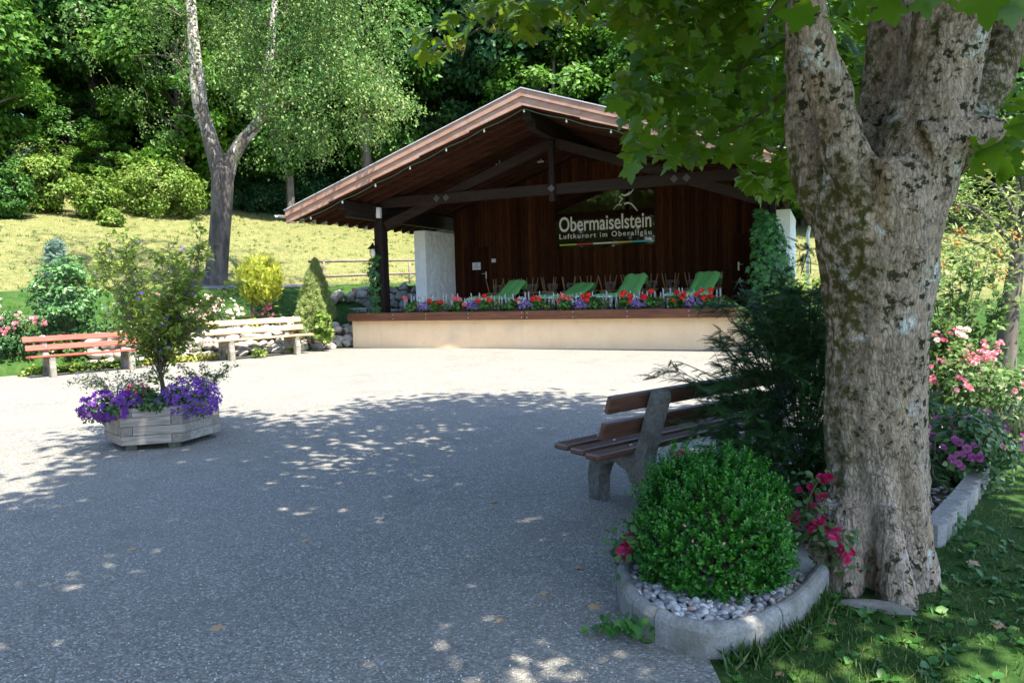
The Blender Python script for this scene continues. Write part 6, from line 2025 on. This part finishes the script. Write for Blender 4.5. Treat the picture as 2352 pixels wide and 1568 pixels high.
# rose bed at right of the trunk
RG2 = 'rose bushes right of the maple trunk'
for i, (u, v, y, r, h, pc, nf, fs_, lab) in enumerate((
        (2205, 960, 7.2, .5, 1.0, 'pink', 8, .058, 'tall rose bush with coral pink clusters right behind the maple trunk'), (2270, 960, 7.0, .5, .82, 'pink', 11, .055, 'rose bush with many bright pink clusters near the right edge'),
        (2190, 1090, 5.6, .42, .62, 'mauve', 6, .06, 'low dark rose bush with mauve blossoms beside the trunk'), (2235, 1080, 5.9, .32, .45, 'mauve', 7, .065, 'rose bush with a purple cluster drooping over the palisade edging'),
        (2150, 900, 7.6, .4, 1.1, 'palepink', 6, .07, 'rose bush with cream pink blossoms touching the trunk outline'), (2320, 930, 7.8, .5, .7, 'palepink', 5, .07, 'pale rose bush at the right picture edge'))):
    p = at(u, v, y); p[2] = 0
    shrub('rose_bush', lab, 'rose bush', p, r, h, MT['l_rose'] if i in (2, 3) else MT['l_shrub'], T_OVAL, .055, 55, 20, RG2, 110 + i, .28, flowers=(MT['p_' + pc], nf, fs_, 5))
st = []
R_ = np.random.default_rng(120)
for i in range(26):
    a = R_.uniform(0, 2 * PI); q = R_.uniform(.15, .65); h = R_.uniform(.8, 2.1) * (1.1 - .5 * q)
    st.append([(0, 0, .1), (q * .35 * math.cos(a), q * .35 * math.sin(a), h * .45), (q * math.cos(a), q * math.sin(a), h)])
p = gp(2190, 1010); p[2] = 0
p = at(2185, 900, 7.9); p[2] = 0
leafy_shrub('tall_shrub', 'tall open leafy shrub with a grey stem between the roses right of the trunk', 'shrub', p, st, MT['l_shrub'], MT['twig'], T_OVAL, .075, 13, seed=121, r0=.012, twig=.25)
k = MB(); k.tube([(.05, -.05, 0), (.03, -.03, .4), (-.02, 0, .75), (0, 0, 1.1)], [.04, .035, .028, .015], 8); k.build('trunk', MT['fbark'], bpy.data.objects['tall_shrub'])
# lavender
R_ = np.random.default_rng(122); n = 700
t = thing('lavender', 'grey green lavender tuft beside the roses at the right edge', 'plant', gp(2325, 1010))
f = Fol(); a = R_.uniform(0, 2 * PI, n); q = np.sqrt(R_.random(n)) * .28
P = np.stack([q * np.cos(a), q * np.sin(a), np.zeros(n)], 1); y = np.stack([np.cos(a) * q * 2.2, np.sin(a) * q * 2.2, np.ones(n)], 1) + R_.normal(size=(n, 3)) * .2
f.add(T_BLADE, P, frames(R_.normal(size=P.shape) * .5 + np.stack([np.cos(a), np.sin(a), a * 0], 1), y), R_.uniform(.25, .5, n) * .9, None, R_); f.build('foliage', MT['l_lav'], t)
k = MB()
for i in range(26):
    a_ = R_.uniform(0, 6.3); e = np.array([.3 * math.cos(a_), .3 * math.sin(a_), R_.uniform(.45, .75)]); k.tube([(0, 0, .1), e * .6 + np.array([0, 0, .05]), e], [.003, .003, .007], 5)
k.build('flower_spikes', MT['l_lav'], t)
# sweeping juniper branch
JB = gp(2200, 1120); JB[2] = .05
brs = [[JB, at(2250, 1010, 5.6), at(2350, 930, 6.2)], [JB, at(2200, 1040, 5.6), at(2290, 990, 5.8)], [JB, at(2180, 1060, 5.4), at(2240, 1060, 5.4)], [JB, at(2150, 1050, 5.3), at(2150, 1000, 5.4)], [JB, at(2170, 1040, 5.3), at(2210, 1000, 5.5)], [JB, at(2150, 1100, 5.2), at(2140, 1060, 5.2)]]
yew('juniper', 'low juniper with a branch sweeping out towards the right edge', JB, brs, 124, .11, 80)
# rowan behind
RT = gp(2310, 848); rw = thing('rowan_tree', 'rowan tree with orange berries on the sunny lawn at the right edge', 'tree', RT)
rd = RT[1]
k = MB()
def rl(u, v, dy=0.): return at(u, v, rd + dy) - RT
for pts_, r0, r1 in (([(2308, 860), (2315, 760), (2328, 650), (2340, 590), (2350, 520), (2360, 400)], .17, .07), ([(2335, 610), (2270, 570), (2210, 545)], .05, .02), ([(2340, 580), (2290, 520), (2240, 480), (2190, 470)], .06, .02), ([(2345, 540), (2300, 440), (2230, 400)], .05, .02), ([(2355, 560), (2420, 480), (2470, 400)], .07, .03), ([(2355, 450), (2330, 350), (2290, 300)], .05, .02)):
    pp = smooth_pts([rl(*q_) for q_ in pts_], 5); k.tube(pp, list(np.linspace(r0, r1, len(pp))), 10)
k.build('trunk', MT['fbark'], rw)
f = Fol(); be_ = Fol(); R_ = np.random.default_rng(126)
cl = np.array([rl(R_.uniform(2150, 2480), R_.uniform(290, 640) , R_.normal() * .9) for _ in range(120)])
cl = cl[[i for i in range(len(cl))]]
P = np.repeat(cl, 34, 0) + R_.normal(size=(len(cl) * 34, 3)) * np.array([.22, .25, .14])
f.add(T_NARROW, P, frames(R_.normal(size=P.shape) * .5 + np.array([0, -.2, 1.]), R_.normal(size=P.shape) + np.array([0, 0, -.4])), .13 * R_.uniform(.7, 1.2, len(P)), None, R_)
f.build('crown', MT['l_rowan'], rw)
c2 = cl[R_.choice(len(cl), 46, replace=False)] + R_.normal(size=(46, 3)) * .1
Q = np.repeat(c2, 12, 0) + R_.normal(size=(46 * 12, 3)) * .045
be_.add(T_BALL, Q, frames(R_.normal(size=Q.shape), R_.normal(size=Q.shape)), .034, None, R_); tag(be_.build('berries', MT['berry'], rw), kind='stuff')

# ------------------------------------------------------------------ grass and litter
# near lawn at right
RGs = np.random.default_rng(140); f = Fol(); wf = Fol()
edge = np.array([(.62, -1), (.78, 2.2), (.82, 2.95)])


def on_near_lawn(x, y):
    if y < 3.02: return x > np.interp(y, [0, 2.2, 3.02], [.7, .78, .86]) + .02 * math.sin(y * 17)
    xl = np.interp(y, [3.02, 3.25, 3.55, 3.75, 4.35, 4.7, 5.3, 6.8, 7.6], [.95, 1.25, 1.5, 1.62, 2.35, 2.75, 3.3, 4.5, 4.7])
    return x > xl + .02
pts = []
while len(pts) < 19000:
    y = 2.2 + 11 * RGs.random() ** 1.9; x = RGs.uniform(.6, .75 * y + 1.2)
    if not on_near_lawn(x, y): continue
    if (x - MO[0]) ** 2 + (y - MO[1]) ** 2 < .075: continue
    dn = math.sin(x * 5.1 + 1.3 * math.sin(y * 3)) * math.sin(y * 4.3 + x) 
    if RGs.random() > .55 + .5 * dn: continue
    pts.append((x, y, 0))
P = np.array(pts); n = len(P)
f.add(T_BLADE, P, frames(RGs.normal(size=P.shape) * .6 + np.array([0, -.6, .2]), RGs.normal(size=P.shape) * .45 + np.array([0, 0, 1.])), RGs.uniform(.02, .052, n), np.clip(RGs.random(n) * 1.1, 0, 1), RGs)
o = f.build('grass', MT['grass']); tag(o, 'short trampled grass at the right foreground', 'grass', kind='stuff')
# tuft along the kerb
f = Fol(); pts = []
for _ in range(900):
    l = RGs.uniform(.15, KL[-1] * .5); p = kp(l); d = p - cen; d = d / np.linalg.norm(d); p = p + d * abs(RGs.normal()) * .05
    if p[0] > .84: pts.append((p[0], p[1], 0))
P = np.array(pts); n = len(P)
f.add(T_BLADE, P, frames(RGs.normal(size=P.shape) + np.array([0, -.6, .2]), RGs.normal(size=P.shape) * .4 + np.array([0, 0, 1.])), RGs.uniform(.04, .11, n), np.clip(RGs.random(n) ** 2 * 1.1, 0, 1), RGs)
o = f.build('kerb_grass', MT['grass']); tag(o, 'taller half dry grass growing along the outside of the kerb', 'grass', kind='stuff')
# broad leaved weeds in the lawn
pts = []
while len(pts) < 210:
    y = RGs.uniform(2.3, 4.6); x = RGs.uniform(.8, 3.4)
    if on_near_lawn(x, y) and (x - MO[0]) ** 2 + (y - MO[1]) ** 2 > .12: pts.append((x, y, .005))
for p in pts:
    m_ = RGs.integers(5, 10); a = RGs.uniform(0, 2 * PI, m_)
    Yd = np.stack([np.cos(a), np.sin(a), RGs.uniform(.1, .6, m_)], 1)
    wf.add(T_OVAL, np.repeat([p], m_, 0) + RGs.normal(size=(m_, 3)) * np.array([.015, .015, .006]), frames(np.array([0, 0, 1.]) + RGs.normal(size=(m_, 3)) * .35, Yd), RGs.uniform(.03, .07, m_), None, RGs)
o = wf.build('weeds', MT['weed']); tag(o, 'broad leaved weeds spread through the lawn by the maple', 'weeds', kind='stuff')
WG = 'weeds at the kerb'
for i, (u, v, lab) in enumerate(((1450, 1465, 'leafy weed in the gravel against the front of the kerb'), (1375, 1465, 'tiny weed in the gravel left of the kerb'), (1465, 1335, 'ragged leafy weed at the left inner side of the kerb'), (1925, 1345, 'leafy weed between the kerb end and the maple trunk'), (2190, 1215, 'broad leaf weed beside the palisade edging'))):
    p = gp(u, v, 0.0); 
    if i == 2: p[2] = .09
    t = thing('weed', lab, 'weed', p, 0, WG); f = Fol(); m_ = (30, 12, 40, 30, 14)[i]; r_ = (.1, .05, .12, .11, .1)[i]
    a = RGs.uniform(0, 6.3, m_); q = RGs.random(m_) * r_
    P = np.stack([q * np.cos(a), q * np.sin(a), .02 + RGs.random(m_) * r_ * .9], 1)
    f.add(T_MAPLO if i in (0, 2) else T_OVAL, P, frames(np.array([0, -.3, 1.]) + RGs.normal(size=P.shape) * .4, np.stack([np.cos(a), np.sin(a), .2 + 0 * a], 1)), .055 * RGs.uniform(.6, 1.2, m_), RGs.random(m_) * .6 + .3, RGs); f.build('foliage', MT['weed'], t)
    k = MB()
    for p_ in P[::3]: k.tube([(0, 0, 0), p_], [.002, .0012], 4, caps=False)
    k.build('stems', MT['stem'], t)
# meadow blades on the slopes
f = Fol(); pts = []
RMd = np.random.default_rng(150)
N = 120000
x = RMd.uniform(-32, 1, N); y = RMd.uniform(15, 46, N); e = evl(x, y)
ok = (e > .7) & (e < 26) & ~((e > 4.3) & (e < 5.75)) & (np.abs(x) < .75 * y)
x, y = x[ok], y[ok]
xr = RMd.uniform(6.8, 26, 60000); yr = RMd.uniform(9.5, 42, 60000); ok = (np.abs(xr) < .75 * yr) & (xr > 5.6 + .05 * yr) & ~((yr < 10) & (xr < 5.8))
x = np.concatenate([x, xr[ok]]); y = np.concatenate([y, yr[ok]]); z = zt(x, y); n = len(x)
P = np.stack([x, y, z], 1); dr = dryness(x, y)
f.add(T_BLADE, P, frames(RMd.normal(size=P.shape) * .5 + np.array([0, -.8, .3]), RMd.normal(size=P.shape) * .5 + np.array([0, 0, 1.])), RMd.uniform(.035, .085, n), np.clip(dr * .8 + RMd.normal(size=n) * .22 + .25 * np.sin(x * 1.9 + 2 * np.sin(y * .8)) * np.sin(y * 1.4 + np.sin(x * 1.1)), 0, 1), RMd)
# rougher tufts the mower missed
tp_ = P[RMd.choice(n, 900, replace=False)]
Pt = np.repeat(tp_, 14, 0) + RMd.normal(size=(900 * 14, 3)) * np.array([.07, .07, 0])
f.add(T_BLADE, Pt, frames(RMd.normal(size=Pt.shape) * .5 + np.array([0, -.8, .3]), RMd.normal(size=Pt.shape) * .45 + np.array([0, 0, 1.])), RMd.uniform(.07, .17, len(Pt)), np.clip(RMd.random(len(Pt)) * .45, 0, 1), RMd)
o = f.build('meadow_grass', MT['drygrass']); tag(o, 'mown grass of the sunny slopes, dry and straw coloured higher up', 'grass', kind='stuff')

# loose grit on the near gravel
gv = np.array([gp(RGs.uniform(-100, 1650), 1568 - 560 * RGs.random() ** 1.4) for _ in range(2600)])
gv = gv[[not (p[0] > .45 and p[1] < 5.2) for p in gv]]
Rm = frames(RGs.normal(size=gv.shape) * .4 + np.array([0, 0, 1.]), RGs.normal(size=gv.shape)) * np.array([.8, 1.1, .6])
f = Fol(); f.add(T_BALL, gv + np.array([0, 0, .008]), Rm, RGs.uniform(.004, .011, len(gv)) , RGs.random(len(gv)), RGs)
o = f.build('grit', MT['pebble']); tag(o, 'loose light and dark grit lying on the near part of the gravel square', 'grit', kind='stuff')
# fallen leaves on the gravel
FG = 'fallen leaves on the gravel'
fl0 = None
for i, (u, v) in enumerate(((1330, 1300), (1370, 1390), (700, 1240), (1130, 1150), (950, 1060), (830, 930), (620, 1020), (1005, 1000), (1480, 1430), (300, 1260), (500, 1440), (1250, 1360), (1790, 1545), (1830, 1430), (1905, 1420), (2240, 1290), (2300, 1430), (1150, 1420))):
    p = gp(u, v, .014)
    if fl0 is None:
        fl0 = thing('fallen_leaf', 'dry brown leaf lying on the ground of the square', 'leaf', p, 0, FG)
        f = Fol(); f.add(T_MAPLE, np.array([[0, -.03, 0.]]), frames(np.array([[.1, .1, 1.]]), np.array([[.2, 1., 0]])), .06, np.array([.6])); f.build('blade', MT['deadleaf'], fl0)
    else:
        dup(fl0, p, RGs.uniform(0, 6), None, RGs.uniform(.5, 1.2))

# sunlit trees on the camera's side of the square, mirrored by the glossy sign
for i, (x, y) in enumerate(((-24, -9), (-29, -5), (-18, -15), (-34, -2), (-12, -19), (-40, 2), (-27, -20), (-36, -14))):
    dup(protos[1], (x, y, 0), i * 1.3, 'sunlit tree behind the photographer, mirrored in the sign panel', 1.5, ch=pk_[1])

# ------------------------------------------------------------------ render settings
vs_ = sc.view_settings
sc.display_settings.display_device = 'sRGB'
vs_.view_transform = 'Standard'; vs_.look = 'None'; vs_.gamma = 1; vs_.use_curve_mapping = False
vs_.exposure = 2.3
cy = sc.cycles
cy.max_bounces = 6; cy.diffuse_bounces = 4; cy.glossy_bounces = 2; cy.transmission_bounces = 3; cy.transparent_max_bounces = 6
cy.use_denoising = True; cy.sample_clamp_indirect = 6
